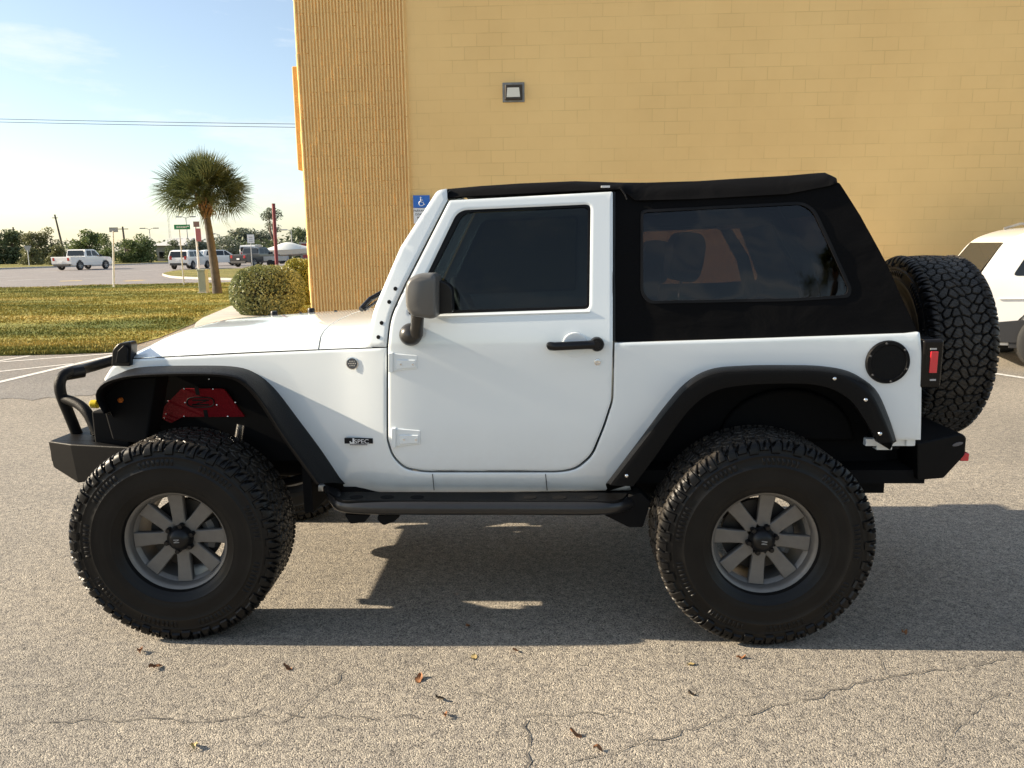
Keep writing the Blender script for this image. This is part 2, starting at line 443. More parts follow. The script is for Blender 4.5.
# cracks: thin jagged ribbons
def crack(b, pts, w, jit=.018, seed=0):
    rg = random.Random(seed); P = [Vector(g2(*p)) for p in pts]; Q = []
    for i in range(len(P)-1):
        L_ = (P[i+1]-P[i]).length; k = max(2, int(L_/.035))
        for j in range(k): Q.append(P[i].lerp(P[i+1], j/k)+Vector((rg.uniform(-jit, jit), rg.uniform(-jit, jit))))
    Q.append(P[-1]); s = len(b.v)
    for i, q in enumerate(Q):
        d = (Q[min(i+1, len(Q)-1)]-Q[max(i-1, 0)]).normalized(); n = Vector((-d.y, d.x))
        ww = w*.62*(.15+rg.random()*1.0)*min(1, min(i, len(Q)-1-i)/4+.12)
        b.v.append((q.x-n.x*ww, q.y-n.y*ww, .004)); b.v.append((q.x+n.x*ww, q.y+n.y*ww, .004))
    for i in range(len(Q)-1): b.f.append((s+2*i, s+2*i+2, s+2*i+3, s+2*i+1))
cb = MB()
for i, (pts, w) in enumerate([([(520, 800), (528, 755), (524, 722), (512, 705)], .006), ([(512, 705), (480, 695), (455, 680)], .003), ([(280, 727), (310, 700), (340, 678), (350, 662)], .0055),
        ([(0, 724), (60, 722), (140, 720), (200, 722), (280, 716), (360, 718), (440, 717)], .0045), ([(512, 717), (600, 714), (660, 712)], .003),
        ([(560, 768), (640, 744), (720, 722), (800, 700), (880, 680), (960, 668), (1030, 655)], .0045), ([(877, 648), (884, 668), (893, 685)], .004), ([(976, 648), (981, 668)], .004),
        ([(0, 668), (26, 656), (60, 644)], .005), ([(640, 684), (655, 700), (662, 712)], .0035), ([(425, 620), (430, 640)], .003), ([(720, 700), (756, 698), (770, 690)], .003),
        ([(230, 768), (262, 745), (282, 727)], .003), ([(0, 700), (50, 690), (110, 676)], .0028), ([(700, 760), (722, 735), (740, 716)], .0025), ([(930, 768), (950, 735), (985, 700), (1030, 690)], .003)]):
    crack(cb, pts, w, .014, i)
tag(cb.build('pavement_crack', M_CRACK), kind='structure')

# ------------------------------------------------------------------ shop building
WY = 13.2
def wall_mat(name, lines=True, c0=(.87, .575, .235), c1=(.93, .63, .265)):
    m, t, b = nodes(name); L = t.links.new
    tc_ = t.nodes.new('ShaderNodeTexCoord'); s = t.nodes.new('ShaderNodeSeparateXYZ'); c = t.nodes.new('ShaderNodeCombineXYZ')
    L(tc_.outputs['Object'], s.inputs[0]); L(s.outputs[0], c.inputs[0]); L(s.outputs[2], c.inputs[1])
    nz_ = t.nodes.new('ShaderNodeTexNoise'); nz_.inputs['Scale'].default_value = 3; nz_.inputs['Detail'].default_value = 3
    L(tc_.outputs['Object'], nz_.inputs['Vector'])
    br = t.nodes.new('ShaderNodeTexBrick'); br.inputs['Scale'].default_value = 1
    br.inputs['Brick Width'].default_value = .4064; br.inputs['Row Height'].default_value = .2032; br.inputs['Mortar Size'].default_value = .0055; br.inputs['Mortar Smooth'].default_value = .35
    br.inputs['Color1'].default_value = (1, 1, 1, 1); br.inputs['Color2'].default_value = (.955, .955, .955, 1); br.inputs['Mortar'].default_value = (.84, .82, .78, 1)
    L(c.outputs[0], br.inputs['Vector'])
    bm = t.nodes.new('ShaderNodeMapping'); bm.inputs['Scale'].default_value = (1, 1, .8); L(tc_.outputs['Object'], bm.inputs[0]); base = t.nodes.new('ShaderNodeTexNoise'); base.inputs['Scale'].default_value = .8; base.inputs['Detail'].default_value = 7; base.inputs['Roughness'].default_value = .6
    L(bm.outputs[0], base.inputs['Vector'])
    r = t.nodes.new('ShaderNodeValToRGB'); e = r.color_ramp.elements; e[0].position = .3; e[0].color = (*c0, 1); e[1].position = .72; e[1].color = (*c1, 1)
    L(base.outputs[0], r.inputs[0])
    # the joints show here and there only, filled by paint elsewhere
    rm = t.nodes.new('ShaderNodeValToRGB'); rm.color_ramp.elements[0].position = .44; rm.color_ramp.elements[0].color = (.28, .28, .28, 1); rm.color_ramp.elements[1].position = .66
    n4 = t.nodes.new('ShaderNodeTexNoise'); n4.inputs['Scale'].default_value = 1.7; n4.inputs['Detail'].default_value = 4; L(tc_.outputs['Object'], n4.inputs['Vector']); L(n4.outputs[0], rm.inputs[0])
    mu = t.nodes.new('ShaderNodeMix'); mu.data_type = 'RGBA'; mu.blend_type = 'MULTIPLY'
    L(rm.outputs[0], mu.inputs['Factor']); L(r.outputs[0], mu.inputs['A']); L(br.outputs['Color'], mu.inputs['B'])
    L(mu.outputs['Result'] if lines else r.outputs[0], b.inputs['Base Color'])
    b.inputs['Roughness'].default_value = .75; b.inputs['Specular IOR Level'].default_value = .3
    fine = t.nodes.new('ShaderNodeTexNoise'); fine.inputs['Scale'].default_value = 70; fine.inputs['Detail'].default_value = 4; L(tc_.outputs['Object'], fine.inputs['Vector'])
    bp = t.nodes.new('ShaderNodeBump'); bp.inputs['Strength'].default_value = .25; bp.inputs['Distance'].default_value = .008
    L(fine.outputs[0], bp.inputs['Height'])
    if lines:
        ml = t.nodes.new('ShaderNodeMath'); ml.operation = 'MULTIPLY'; L(br.outputs['Fac'], ml.inputs[0]); L(rm.outputs[0], ml.inputs[1])
        b2 = t.nodes.new('ShaderNodeBump'); b2.invert = True; b2.inputs['Strength'].default_value = .45; b2.inputs['Distance'].default_value = .006
        L(ml.outputs[0], b2.inputs['Height']); L(bp.outputs[0], b2.inputs['Normal']); L(b2.outputs[0], b.inputs['Normal'])
    else: L(bp.outputs[0], b.inputs['Normal'])
    return m
M_WALL = wall_mat('painted_block'); M_RIB = wall_mat('painted_split_rib', False, (.84, .565, .24), (.93, .65, .285))
M_ROOF = mat('roof_membrane', (.35, .34, .32), .9)
xl = at(299.5, 100, WY).x; xr_ = at(408, 100, WY).x
shop = empty('shop_building', (4, 20, 0)); tag(shop, 'yellow painted block shop wall with a ribbed corner section', 'building')
def sp_(b, name, m, **k):
    b.v = [(x-4, y-20, z) for x, y, z in b.v]; return b.build(name, m, shop, **k)
HB = 6.6
b = MB(); b.box((xr_-.1, WY, -.05), (17, 44, HB)); sp_(b, 'block_wall', M_WALL)
# ribbed corner: split ribs course by course
b = MB(); rg = random.Random(4); n = 34; pw = (xr_-xl)/n; y0 = WY-.05
b.box((xl+.01, y0+.038, -.05), (xr_-.004, 44, HB))
k = 0; z = -.05
while z < HB:
    z1 = min(HB, z+.2032)
    for i in range(n):
        x = xl+pw*i; d = .0+rg.uniform(-.004, .006)+(.012 if rg.random() < .04 else 0); wj = pw*.5*rg.uniform(.72, .92); o_ = rg.uniform(-.0015, .0015)
        xa, xb = x+pw*.5-wj*.72+o_, x+pw*.5+wj*.72+o_; xc, xd = x+pw*.5-wj*.45+o_, x+pw*.5+wj*.45+o_
        zz1 = z1-(.006 if rg.random() < .35 else .0005)
        yb, yf = y0+.040, y0+d
        b.add([(xa, yb, z), (xc, yf, z), (xd, yf, z), (xb, yb, z), (xa, yb, zz1), (xc, yf, zz1), (xd, yf, zz1), (xb, yb, zz1)],
              [(0, 1, 5, 4), (1, 2, 6, 5), (2, 3, 7, 6), (4, 5, 6, 7), (3, 2, 1, 0)])
    z = z1
# ribs on the return of the corner too
z = -.05
while z < HB:
    z1 = min(HB, z+.2032)
    for i in range(40):
        y = y0+.05+pw*i; d = rg.uniform(-.008, .008)
        b.add([(xl+.012, y, z), (xl-.02+d, y+pw*.25, z), (xl-.02+d, y+pw*.7, z), (xl+.012, y+pw*.95, z), (xl+.012, y, z1), (xl-.02+d, y+pw*.25, z1), (xl-.02+d, y+pw*.7, z1), (xl+.012, y+pw*.95, z1)],
              [(4, 5, 1, 0), (5, 6, 2, 1), (6, 7, 3, 2), (7, 6, 5, 4), (0, 1, 2, 3)])
    z = z1
sp_(b, 'ribbed_wall', M_RIB)
b = MB(); b.box((xl-.05, WY-.1, HB), (17.05, 44, HB+.18)); sp_(b, 'coping', M_ROOF, bevel=.02)
za, zb = at(296, 80, 15).z, at(296, 176, 15).z
b = MB(); b.box((at(293.5, 100, 13.9).x, 13.9, zb), (xl-.03, 22, za)); sp_(b, 'fascia_panel', mat('orange_yellow_panel', (.50, .31, .09), .6, var=.08), bevel=.02)

# wall light
p = at(513.5, 92.5, WY); wl = empty('wall_light', (p.x, WY, p.z)); tag(wl, 'small square bronze flood light mounted high on the yellow wall', 'light')
M_BRZ = mat('bronze_metal', (.05, .045, .04), .5, .3); M_ALU = mat('weathered_aluminium', (.25, .24, .22), .5, .6, var=.2, vscale=12)
b = MB(); b.box((-.18, -.02, -.155), (.18, 0, .155)); b.build('back_plate', M_ALU, wl, bevel=.01)
b = MB(); b.v = []; 
b.add([(-.145, -.02, -.12), (.145, -.02, -.12), (.145, -.02, .12), (-.145, -.02, .12), (-.135, -.07, -.12), (.135, -.07, -.12), (.12, -.12, .10), (-.12, -.12, .10)],
      [(0, 1, 5, 4), (1, 2, 6, 5), (2, 3, 7, 6), (3, 0, 4, 7), (4, 5, 6, 7)]); b.build('housing', M_BRZ, wl, bevel=.008)
b = MB(); b.add([(-.11, -.079, -.085), (.11, -.079, -.085), (.095, -.111, .055), (-.095, -.111, .055)], [(0, 1, 2, 3)])
b.v = [(x, y-.006, z) for x, y, z in b.v]; lo = b.build('lens', mat('frosted_lens', (.75, .76, .70), .25, coat=.5), wl)
s_ = lo.modifiers.new('thick', 'SOLIDIFY'); s_.thickness = .01
# accessible parking sign on the wall
p = at(421.3, 195.5, WY-.06); ps = empty('parking_sign', (p.x, WY-.06, 0)); tag(ps, 'blue and white disabled parking sign mounted low on the yellow wall', 'sign')
zt, zm, zl = at(421, 195.3, WY-.06).z, at(421, 207.8, WY-.06).z, at(421, 223, WY-.06).z
M_SBLUE = mat('sign_blue', (.02, .14, .52), .4); M_SWHITE = mat('sign_white', (.72, .73, .74), .4); M_BLK = mat('black_print', (.008, .008, .009), .5, spec=.15)
hw = .14
b = MB(); b.box((-hw, -.004, zm), (hw, 0, zt)); b.build('upper_plate', M_SBLUE, ps)
b = MB(); b.box((-hw, -.004, zl-.01), (hw, 0, zm-.006)); lp_ = b.build('lower_plate', M_SWHITE, ps)
b = MB(); cz = (zt+zm)/2
b.lathe([(.0, -.006), (.013, -.006), (.013, -.004)], (-.012, 0, cz+.066), 16)
arc = [(-.002+.04*math.cos(R(a)), -.0055, cz-.03+.04*math.sin(R(a))) for a in range(115, 385, 15)]; b.tube(arc, .006, 6)
b.tube([(-.012, -.0055, cz+.05), (-.008, -.0055, cz-.01), (.028, -.0055, cz-.012), (.045, -.0055, cz-.05), (.06, -.0055, cz-.045)], .007, 6)
b.tube([(-.01, -.0055, cz+.025), (.025, -.0055, cz+.022)], .006, 6)
b.build('wheelchair_symbol', M_SWHITE, ps)
b = MB()
for i, wd in enumerate(['PARKING BY', 'DISABLED', 'PERMIT', 'ONLY']):
    tb = stand_text(text_mb(wd, .05), (0, -.0055, zm-.05-i*.058)); b.add(tb.v, tb.f)
b.build('lettering', M_BLK, lp_)
# ------------------------------------------------------------------ the lifted off-road car
def paint():
    m, t, b = nodes('white_car_paint'); L = t.links.new
    tc_ = t.nodes.new('ShaderNodeTexCoord'); s_ = t.nodes.new('ShaderNodeSeparateXYZ'); L(tc_.outputs['Object'], s_.inputs[0])
    n = t.nodes.new('ShaderNodeTexNoise'); n.inputs['Scale'].default_value = 9; n.inputs['Detail'].default_value = 7; n.inputs['Roughness'].default_value = .7; L(tc_.outputs['Object'], n.inputs['Vector'])
    mr = t.nodes.new('ShaderNodeMapRange'); mr.inputs['From Min'].default_value = .95; mr.inputs['From Max'].default_value = .58; mr.inputs['To Max'].default_value = .75; L(s_.outputs[2], mr.inputs['Value'])
    ml = t.nodes.new('ShaderNodeMath'); ml.operation = 'MULTIPLY'; L(mr.outputs[0], ml.inputs[0]); L(n.outputs[0], ml.inputs[1])
    mx_ = t.nodes.new('ShaderNodeMix'); mx_.data_type = 'RGBA'; L(ml.outputs[0], mx_.inputs['Factor']); mx_.inputs['A'].default_value = (.74, .79, .81, 1); mx_.inputs['B'].default_value = (.50, .47, .42, 1)
    L(mx_.outputs['Result'], b.inputs['Base Color']); b.inputs['Roughness'].default_value = .32; b.inputs['Coat Weight'].default_value = 1; b.inputs['Coat Roughness'].default_value = .02; b.inputs['Coat IOR'].default_value = 1.75
    n2 = t.nodes.new('ShaderNodeTexNoise'); n2.inputs['Scale'].default_value = 2.2; n2.inputs['Detail'].default_value = 1.5; L(tc_.outputs['Object'], n2.inputs['Vector'])
    bp = t.nodes.new('ShaderNodeBump'); bp.inputs['Strength'].default_value = .16; bp.inputs['Distance'].default_value = .02; L(n2.outputs[0], bp.inputs['Height']); L(bp.outputs[0], b.inputs['Coat Normal'])
    return m
M_WHITE = paint()
M_PLAS = mat('textured_black_plastic', (.0035, .0035, .004), .5, bump=.25, bscale=260, spec=.14)
M_PLAS2 = mat('smooth_black_plastic', (.006, .006, .007), .32, spec=.3)
M_DARK = mat('underbody_black', (.006, .006, .0065), .8, spec=.12)
M_STEEL = mat('powder_coated_steel', (.003, .003, .0034), .5, spec=.14, bump=.15, bscale=300)
M_RED = mat('red_perforated_steel', (.19, .004, .009), .55, bump=.3, bscale=180, spec=.1)
M_CHROME = mat('bright_metal', (.75, .75, .75), .25, 1)
M_MIRC = mat('grey_mirror_plastic', (.10, .097, .092), .4)
M_ARM = mat('dark_mirror_plastic', (.022, .021, .02), .3)
M_RIM = mat('matte_grey_alloy', (.15, .142, .132), .45, .35, var=.08, vscale=30)
M_RIML = mat('satin_grey_lip', (.10, .10, .105), .35, .5)
M_SEAT = mat('dark_seat_cloth', (.05, .052, .056), .85)
M_TEXT = mat('light_lettering', (.7, .7, .7), .4)
M_LAMPR = mat('red_lens', (.62, .015, .03), .2, coat=1)
M_LAMPD = mat('smoked_lens', (.006, .005, .005), .25, spec=.25)
M_FRIT = mat('black_rubber', (.006, .006, .007), .45, spec=.15)

def fabric(name):
    m, t, b = nodes(name); L = t.links.new
    b.inputs['Base Color'].default_value = (.0035, .0035, .004, 1); b.inputs['Roughness'].default_value = .75; b.inputs['Specular IOR Level'].default_value = .07
    tc_ = t.nodes.new('ShaderNodeTexCoord'); mp_ = t.nodes.new('ShaderNodeMapping'); mp_.inputs['Scale'].default_value = (3, 3, 5)
    L(tc_.outputs['Object'], mp_.inputs[0]); n = t.nodes.new('ShaderNodeTexNoise'); n.inputs['Scale'].default_value = 1.6; n.inputs['Detail'].default_value = 5; n.inputs['Distortion'].default_value = .7
    L(mp_.outputs[0], n.inputs['Vector']); bp = t.nodes.new('ShaderNodeBump'); bp.inputs['Strength'].default_value = .3; bp.inputs['Distance'].default_value = .03
    L(n.outputs[0], bp.inputs['Height'])
    n2 = t.nodes.new('ShaderNodeTexNoise'); n2.inputs['Scale'].default_value = 420; L(tc_.outputs['Object'], n2.inputs['Vector'])
    b2 = t.nodes.new('ShaderNodeBump'); b2.inputs['Strength'].default_value = .2; b2.inputs['Distance'].default_value = .003
    L(n2.outputs[0], b2.inputs['Height']); L(bp.outputs[0], b2.inputs['Normal']); L(b2.outputs[0], b.inputs['Normal'])
    return m
M_TOP = fabric('black_canvas')
def rubber():
    m, t, b = nodes('tyre_rubber'); L = t.links.new
    tc_ = t.nodes.new('ShaderNodeTexCoord'); n = t.nodes.new('ShaderNodeTexNoise'); n.inputs['Scale'].default_value = 7; n.inputs['Detail'].default_value = 6
    L(tc_.outputs['Object'], n.inputs['Vector']); r = t.nodes.new('ShaderNodeValToRGB'); e = r.color_ramp.elements
    e[0].position = .35; e[0].color = (.0025, .0025, .003, 1); e[1].position = .75; e[1].color = (.007, .0068, .0066, 1)
    L(n.outputs[0], r.inputs[0])
    s_ = t.nodes.new('ShaderNodeSeparateXYZ'); c_ = t.nodes.new('ShaderNodeCombineXYZ'); ln = t.nodes.new('ShaderNodeVectorMath'); ln.operation = 'LENGTH'
    L(tc_.outputs['Object'], s_.inputs[0]); L(s_.outputs[0], c_.inputs[0]); L(s_.outputs[2], c_.inputs[2]); L(c_.outputs[0], ln.inputs[0])
    mr = t.nodes.new('ShaderNodeMapRange'); mr.inputs['From Min'].default_value = .444; mr.inputs['From Max'].default_value = .454; L(ln.outputs['Value'], mr.inputs['Value'])
    n2 = t.nodes.new('ShaderNodeTexNoise'); n2.inputs['Scale'].default_value = 16; n2.inputs['Detail'].default_value = 6; L(tc_.outputs['Object'], n2.inputs['Vector'])
    ml = t.nodes.new('ShaderNodeMath'); ml.operation = 'MULTIPLY'; L(mr.outputs[0], ml.inputs[0]); L(n2.outputs[0], ml.inputs[1])
    mx_ = t.nodes.new('ShaderNodeMix'); mx_.data_type = 'RGBA'; L(ml.outputs[0], mx_.inputs['Factor']); L(r.outputs[0], mx_.inputs['A']); mx_.inputs['B'].default_value = (.07, .061, .051, 1)
    L(mx_.outputs['Result'], b.inputs['Base Color']); b.inputs['Roughness'].default_value = .4; b.inputs['Specular IOR Level'].default_value = .24
    return m
M_TYRE = rubber()
def glassm(name, tint, wavy=0, ior=1.5):
    m, t, gl = glass(name, tint, 0, ior)
    if wavy:
        L = t.links.new; tc_ = t.nodes.new('ShaderNodeTexCoord'); n = t.nodes.new('ShaderNodeTexNoise'); n.inputs['Scale'].default_value = 3.2; n.inputs['Detail'].default_value = 2
        L(tc_.outputs['Object'], n.inputs['Vector']); bp = t.nodes.new('ShaderNodeBump'); bp.inputs['Strength'].default_value = wavy; bp.inputs['Distance'].default_value = .03
        L(n.outputs[0], bp.inputs['Height']); L(bp.outputs[0], gl.inputs['Normal'])
    return m
M_GLASS = glassm('tinted_glass', (.22, .25, .25), 0, 1.42); M_VINYL = glassm('tinted_vinyl', (.50, .455, .44), .14, 1.46); M_CLEAR = glassm('clear_glass', (.7, .75, .74))

YC, YSIDE, YTYRE = 3.93, 3.20, 3.03
XDOOR = at(387, 345, YSIDE).x
ZB = at(600, 344, YSIDE).z
def sstep(t): t = max(0, min(1, t)); return t*t*(3-2*t)
def S(x, z):
    y = YSIDE
    if x < XDOOR+.1: q = XDOOR+.1-x; y += .12*q*min(1, q/.3)*1.0
    if z < 1.02: y += .014*((1.02-z)/.4)**2
    if z < .655: y += (.655-z)*.9
    if z > ZB: y += (z-ZB)*.15
    return y
XF, XR = at(176, 538, YTYRE+.06).x, at(762, 537, YTYRE+.06).x
TYR = .450
ZA = .447
car = empty('off_road_car', (0, YC, 0)); tag(car, 'lifted white two door off-road car with a black soft top, parked broadside on the asphalt', 'car')
OFF = Vector((0, YC, 0))
def jb(b, name, m, parent=None, **k):
    b.v = [(x, y-YC, z) for x, y, z in b.v]; return b.build(name, m, parent or car, **k)

# --- body tub and front wings
body_px = [(128, 359.5, 3), (250, 353.5), (318, 350.5), (386.3, 348), (386.3, 440, 2), (391.5, 457, 8), (404.5, 469.8, 8), (425, 472.8, 8), (560, 472.8, 8), (577, 469.8, 8), (593, 456.5, 8), (605, 427, 6), (613.4, 401, 5), (614.8, 343),
           (760, 338.4), (905, 333.4), (920, 331.6, 3), (922, 360), (921, 440), (896, 440), (886, 416), (872, 393, 8), (856, 380, 8), (820, 374), (746, 374), (716, 378, 8), (694, 390, 8), (672, 418), (630, 487), (632, 490.5), (318, 491.5), (318, 486),
           (339, 484), (296, 420), (270, 392, 10), (250, 378, 10), (232, 374), (150, 375), (120, 383), (107, 390), (104, 379), (112, 366, 5)]
outl = XZ(fillet(body_px), S)
b = MB().panel(outl, S, t=.03, grid=.06, step=.03, roll=.003)
b.both(YC)
# rear end plate and grille end plate, cowl sides
xr = at(921, 385, YSIDE).x
b.box((xr-.03, S(xr, 1)+.02, .83), (xr-.004, 2*YC-S(xr, 1)-.02, 1.235))
body = jb(b, 'body', M_WHITE, smooth=50)

for px in (432.5, 545.5):
    P = [hit(px+(k-474)*.1, k, S)+Vector((0, -.0006, 0)) for k in range(474, 491, 2)]
    jb(MB().tube(P, .0018, 6), 'rocker_seam', mat('seam_shadow_gap', (.02, .02, .02), .8), body)
# --- hood and cowl: cross sections along X
def seam(px): # hood lower edge seen in the picture
    pts = [(128, 359), (250, 352.8), (318, 350), (386, 347.5)]
    for a, c in zip(pts, pts[1:]):
        if px <= c[0]: return a[1]+(c[1]-a[1])*(px-a[0])/(c[0]-a[0])
    return pts[-1][1]
def hood_piece(pxa, pxb, n, front=False):
    st = []
    for i in range(n+1):
        px = pxa+(pxb-pxa)*i/n
        q = hit(px, seam(px), S); st.append(q)
    b = MB(); m = 33; rows = []
    if front:
        q0 = st[0]; lead = []
        for a in (0, 15, 32, 50, 70): lead.append(a)
    for i, q in enumerate(st):
        ys = q.y+.003; zs = q.z+.003; hh = .072; cr = .028
        drop = 0
        if front:
            d = (q.x-st[0].x); drop = .075*max(0, 1-d/.20)**2.2
        row = []
        half = YC-ys
        for j in range(m):
            u = -1+2*j/(m-1)
            au = abs(u)
            # superellipse like shoulder
            e = 1-au**9
            z = zs+hh*max(0, e)**.55+cr*(1-u*u)-drop*max(0, e)**.5
            y = YC+u*half + (0.0)
            row.append((q.x - (.05*(1-u*u) if front and i == 0 else 0), y, z))
        rows.append(row)
    # close the nose
    if front:
        r = rows[0]; q = st[0]
        rows.insert(0, [(x-.012, y, min(z, q.z+.05)-.0) for x, y, z in r]); rows.insert(0, [(x+.0, y, q.z+.003) for x, y, z in r])
    # denser sampling in shoulder: remap u
    k = len(b.v)
    for r in rows: b.v += r
    for i in range(len(rows)-1):
        for j in range(m-1): b.f.append((k+i*m+j, k+i*m+j+1, k+(i+1)*m+j+1, k+(i+1)*m+j))
    for idx, flip in ((0, True), (len(rows)-1, False)):
        s0 = len(b.v); b.v += [(p[0], p[1], rows[idx][0][2]-.02) for p in rows[idx]]
        for j in range(m-1):
            f = (k+idx*m+j, k+idx*m+j+1, s0+j+1, s0+j); b.f.append(f if flip else f[::-1])
    return b
hb1, hb2 = hood_piece(128, 317.6, 26, True), hood_piece(319.2, 372, 6); HOODV = hb1.v+hb2.v
hood = jb(hb1, 'hood', M_WHITE, smooth=50)
cowl = jb(hb2, 'cowl', M_WHITE, smooth=50)
# dark tray below the hood seam so that gaps read dark
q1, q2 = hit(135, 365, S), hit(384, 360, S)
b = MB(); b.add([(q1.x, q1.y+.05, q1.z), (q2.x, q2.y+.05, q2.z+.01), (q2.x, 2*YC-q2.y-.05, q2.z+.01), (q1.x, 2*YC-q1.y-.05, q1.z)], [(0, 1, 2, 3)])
jb(b, 'gap_shade_tray', M_DARK)
# hood fittings
def bump_at(px, py, Y, r, h, name, m, parent):
    d_ = ray(px, py); bp_ = min((Vector(v) for v in HOODV), key=lambda v: ((v-Vector((0, 0, CAM_H))).cross(d_.normalized())).length+.02*abs(v.y-Y)); p = bp_
    b = MB(); b.lathe([(0, h), (r*.8, h), (r, h*.75), (r, -.03)], (p.x, p.y, p.z), 16, 'z'); return jb(b, name, m, parent, smooth=40)
bump_at(274.5, 315, 3.72, .02, .022, 'washer_nozzle', M_PLAS2, hood); bump_at(311, 309, 4.2, .02, .024, 'washer_nozzle', M_PLAS2, hood)
for px, py, Y in ((299.5, 310, 3.95), (336, 311, 3.5), (367, 309, 3.5)): bump_at(px, py, Y, .009, .006, 'bump_stop', M_PLAS2, hood)
# hood latch
p = hit(122, 354, S); y0 = S(p.x, p.z)
lt = XZ(fillet([(112, 366, 2), (113, 350, 3), (119, 343, 3), (130, 341.5, 2), (132, 345, 2), (131, 366, 2)]), y0-.02)
b = MB().prism(lt, y0-.028, y0+.03); lat = jb(b, 'hood_latch', M_PLAS2, bevel=.006)
b = MB().prism(XZ(fillet([(116, 363, 1), (118, 351, 1), (124, 345, 1), (127.5, 348, 1), (127.5, 363, 1)]), y0-.04), y0-.044, y0-.02); jb(b, 'catch', M_FRIT, lat, bevel=.005)
b = MB().box((p.x-.03, 2*YC-y0-.03, p.z-.05), (p.x+.04, 2*YC-y0+.028, p.z+.04)); jb(b, 'hood_latch', M_PLAS2, bevel=.006)

# --- grille with seven slots and round lamps
gx = hit(110, 372, S).x
gq = S(gx, 1.1)+.11; gx = gx+.03
b = MB(); gp = fillet([(gq, .86, .03), (2*YC-gq, .86, .03), (2*YC-gq, 1.10, .12), (2*YC-gq-.06, 1.165, .1), (gq+.06, 1.165, .1), (gq, 1.10, .12)], 0, 6)
b.prism(gp, gx-.03, gx+.03, 'yz'); gr = jb(b, 'grille', M_WHITE, bevel=.01)
b = MB()
for i in range(7):
    y = YC+(i-3)*.085; b.prism(fillet([(y-.024, .90, .02), (y+.024, .90, .02), (y+.024, 1.09, .02), (y-.024, 1.09, .02)], 0, 4), gx-.0345, gx-.02, 'yz')
jb(b, 'slot', M_DARK, gr, split=True)
for sgn in (-1, 1):
    b = MB(); b.lathe([(0, -.05), (.05, -.047), (.085, -.035), (.09, -.02)], (gx, YC+sgn*.40, 1.0), 32, 'x'); jb(b, 'headlight', M_LAMPD, gr, smooth=40)

# --- windshield frame
pil = XZ(fillet([(365.5, 347), (386, 347), (389.3, 317, 12), (404.6, 284), (447.4, 200), (446.5, 188.5, 1), (437, 190.5, 4), (400.5, 247), (374, 309, 6)]), S)
b = MB().panel(pil, S, t=.05, grid=.04, step=.025, roll=.004); b.both(YC)
qa, qb = hit(366, 346, S), hit(438, 191, S); qc = hit(446, 191, S)
def fr(px, py, dy): q = hit(px, py, S); return (q.x, q.y+dy, q.z)
t0, t1 = hit(440, 190, S), hit(428, 205, S)
ta, tb_ = hit(366, 346, S), hit(375, 310, S)
for (u, v) in ((t0, t1), (ta, tb_)):
    b.add([(u.x, u.y+.01, u.z), (v.x, v.y+.01, v.z), (v.x+.04, v.y+.01, v.z+.01), (u.x+.04, u.y+.01, u.z-.0), (u.x, 2*YC-u.y-.01, u.z), (v.x, 2*YC-v.y-.01, v.z), (v.x+.04, 2*YC-v.y-.01, v.z+.01), (u.x+.04, 2*YC-u.y-.01, u.z)],
          [(0, 1, 5, 4), (1, 2, 6, 5), (2, 3, 7, 6), (3, 0, 4, 7)])
wsf = jb(b, 'windshield_frame', M_WHITE, smooth=50)
b = MB(); b.add([(t1.x+.012, t1.y+.03, t1.z), (tb_.x+.012, tb_.y+.03, tb_.z), (tb_.x+.012, 2*YC-tb_.y-.03, tb_.z), (t1.x+.012, 2*YC-t1.y-.03, t1.z)], [(0, 1, 2, 3)])
jb(b, 'windshield', M_CLEAR, wsf)
for px, py in ((395.4, 288.8), (389.2, 302), (381.6, 323), (378.4, 337.2)):
    q = hit(px, py, S); b = MB().lathe([(0, -.004), (.0075, -.004), (.0095, .002)], (q.x, q.y, q.z), 14); jb(b, 'bolt', M_PLAS2, wsf, smooth=40)
# wiper
a, c = at(361, 309.5, 3.62), at(383, 292, 3.75); b = MB(); b.tube([a, a.lerp(c, .5)+Vector((-.01, 0, .006)), c], .013, 8)
b.tube([at(365, 309.8, 3.6), at(384.5, 296, 3.85)], .007, 6); jb(b, 'wiper', M_PLAS2, smooth=50)

# --- doors
door_px = [(388.2, 347.5), (388.2, 439, 2), (393.3, 455.5, 7), (405.3, 467.4, 7), (425.5, 470.9, 7), (559.5, 470.9, 7), (575.5, 467.8, 7), (591, 454.8, 8), (602.8, 426.3, 6), (611.2, 400.5, 5), (612.7, 343), (612.8, 191.6, 2), (449.3, 200.4, 2), (406.4, 285), (391, 318.5, 12)]
hole_px = [(590.8, 204.2, 6), (458, 210.2, 10), (407.5, 315, 4), (589.5, 309, 5)]
sealw_px = [(588.3, 206.9, 5), (463, 212.7, 9), (413, 311.9, 3), (587, 306.3, 4)]
dp, hp, sp2 = XZ(fillet(door_px), S), XZ(fillet(hole_px, 0, 6), S), XZ(fillet(sealw_px, 0, 6), S)
def door(far):
    f = (lambda b: b.mirrored(YC)) if far else (lambda b: b)
    d = jb(f(MB().panel(dp, S, [hp], t=.022, grid=.06, step=.03, off=-.001, roll=.003)), 'door', M_WHITE, smooth=50)
    jb(f(MB().panel(hp, S, [sp2], t=.03, grid=0, step=.05, off=.004)), 'window_seal', M_FRIT, d, smooth=35)
    jb(f(MB().panel(sp2, S, t=.004, grid=.1, step=.05, off=.014)), 'window', M_GLASS, d)
    return d
dr = door(False); door(True)
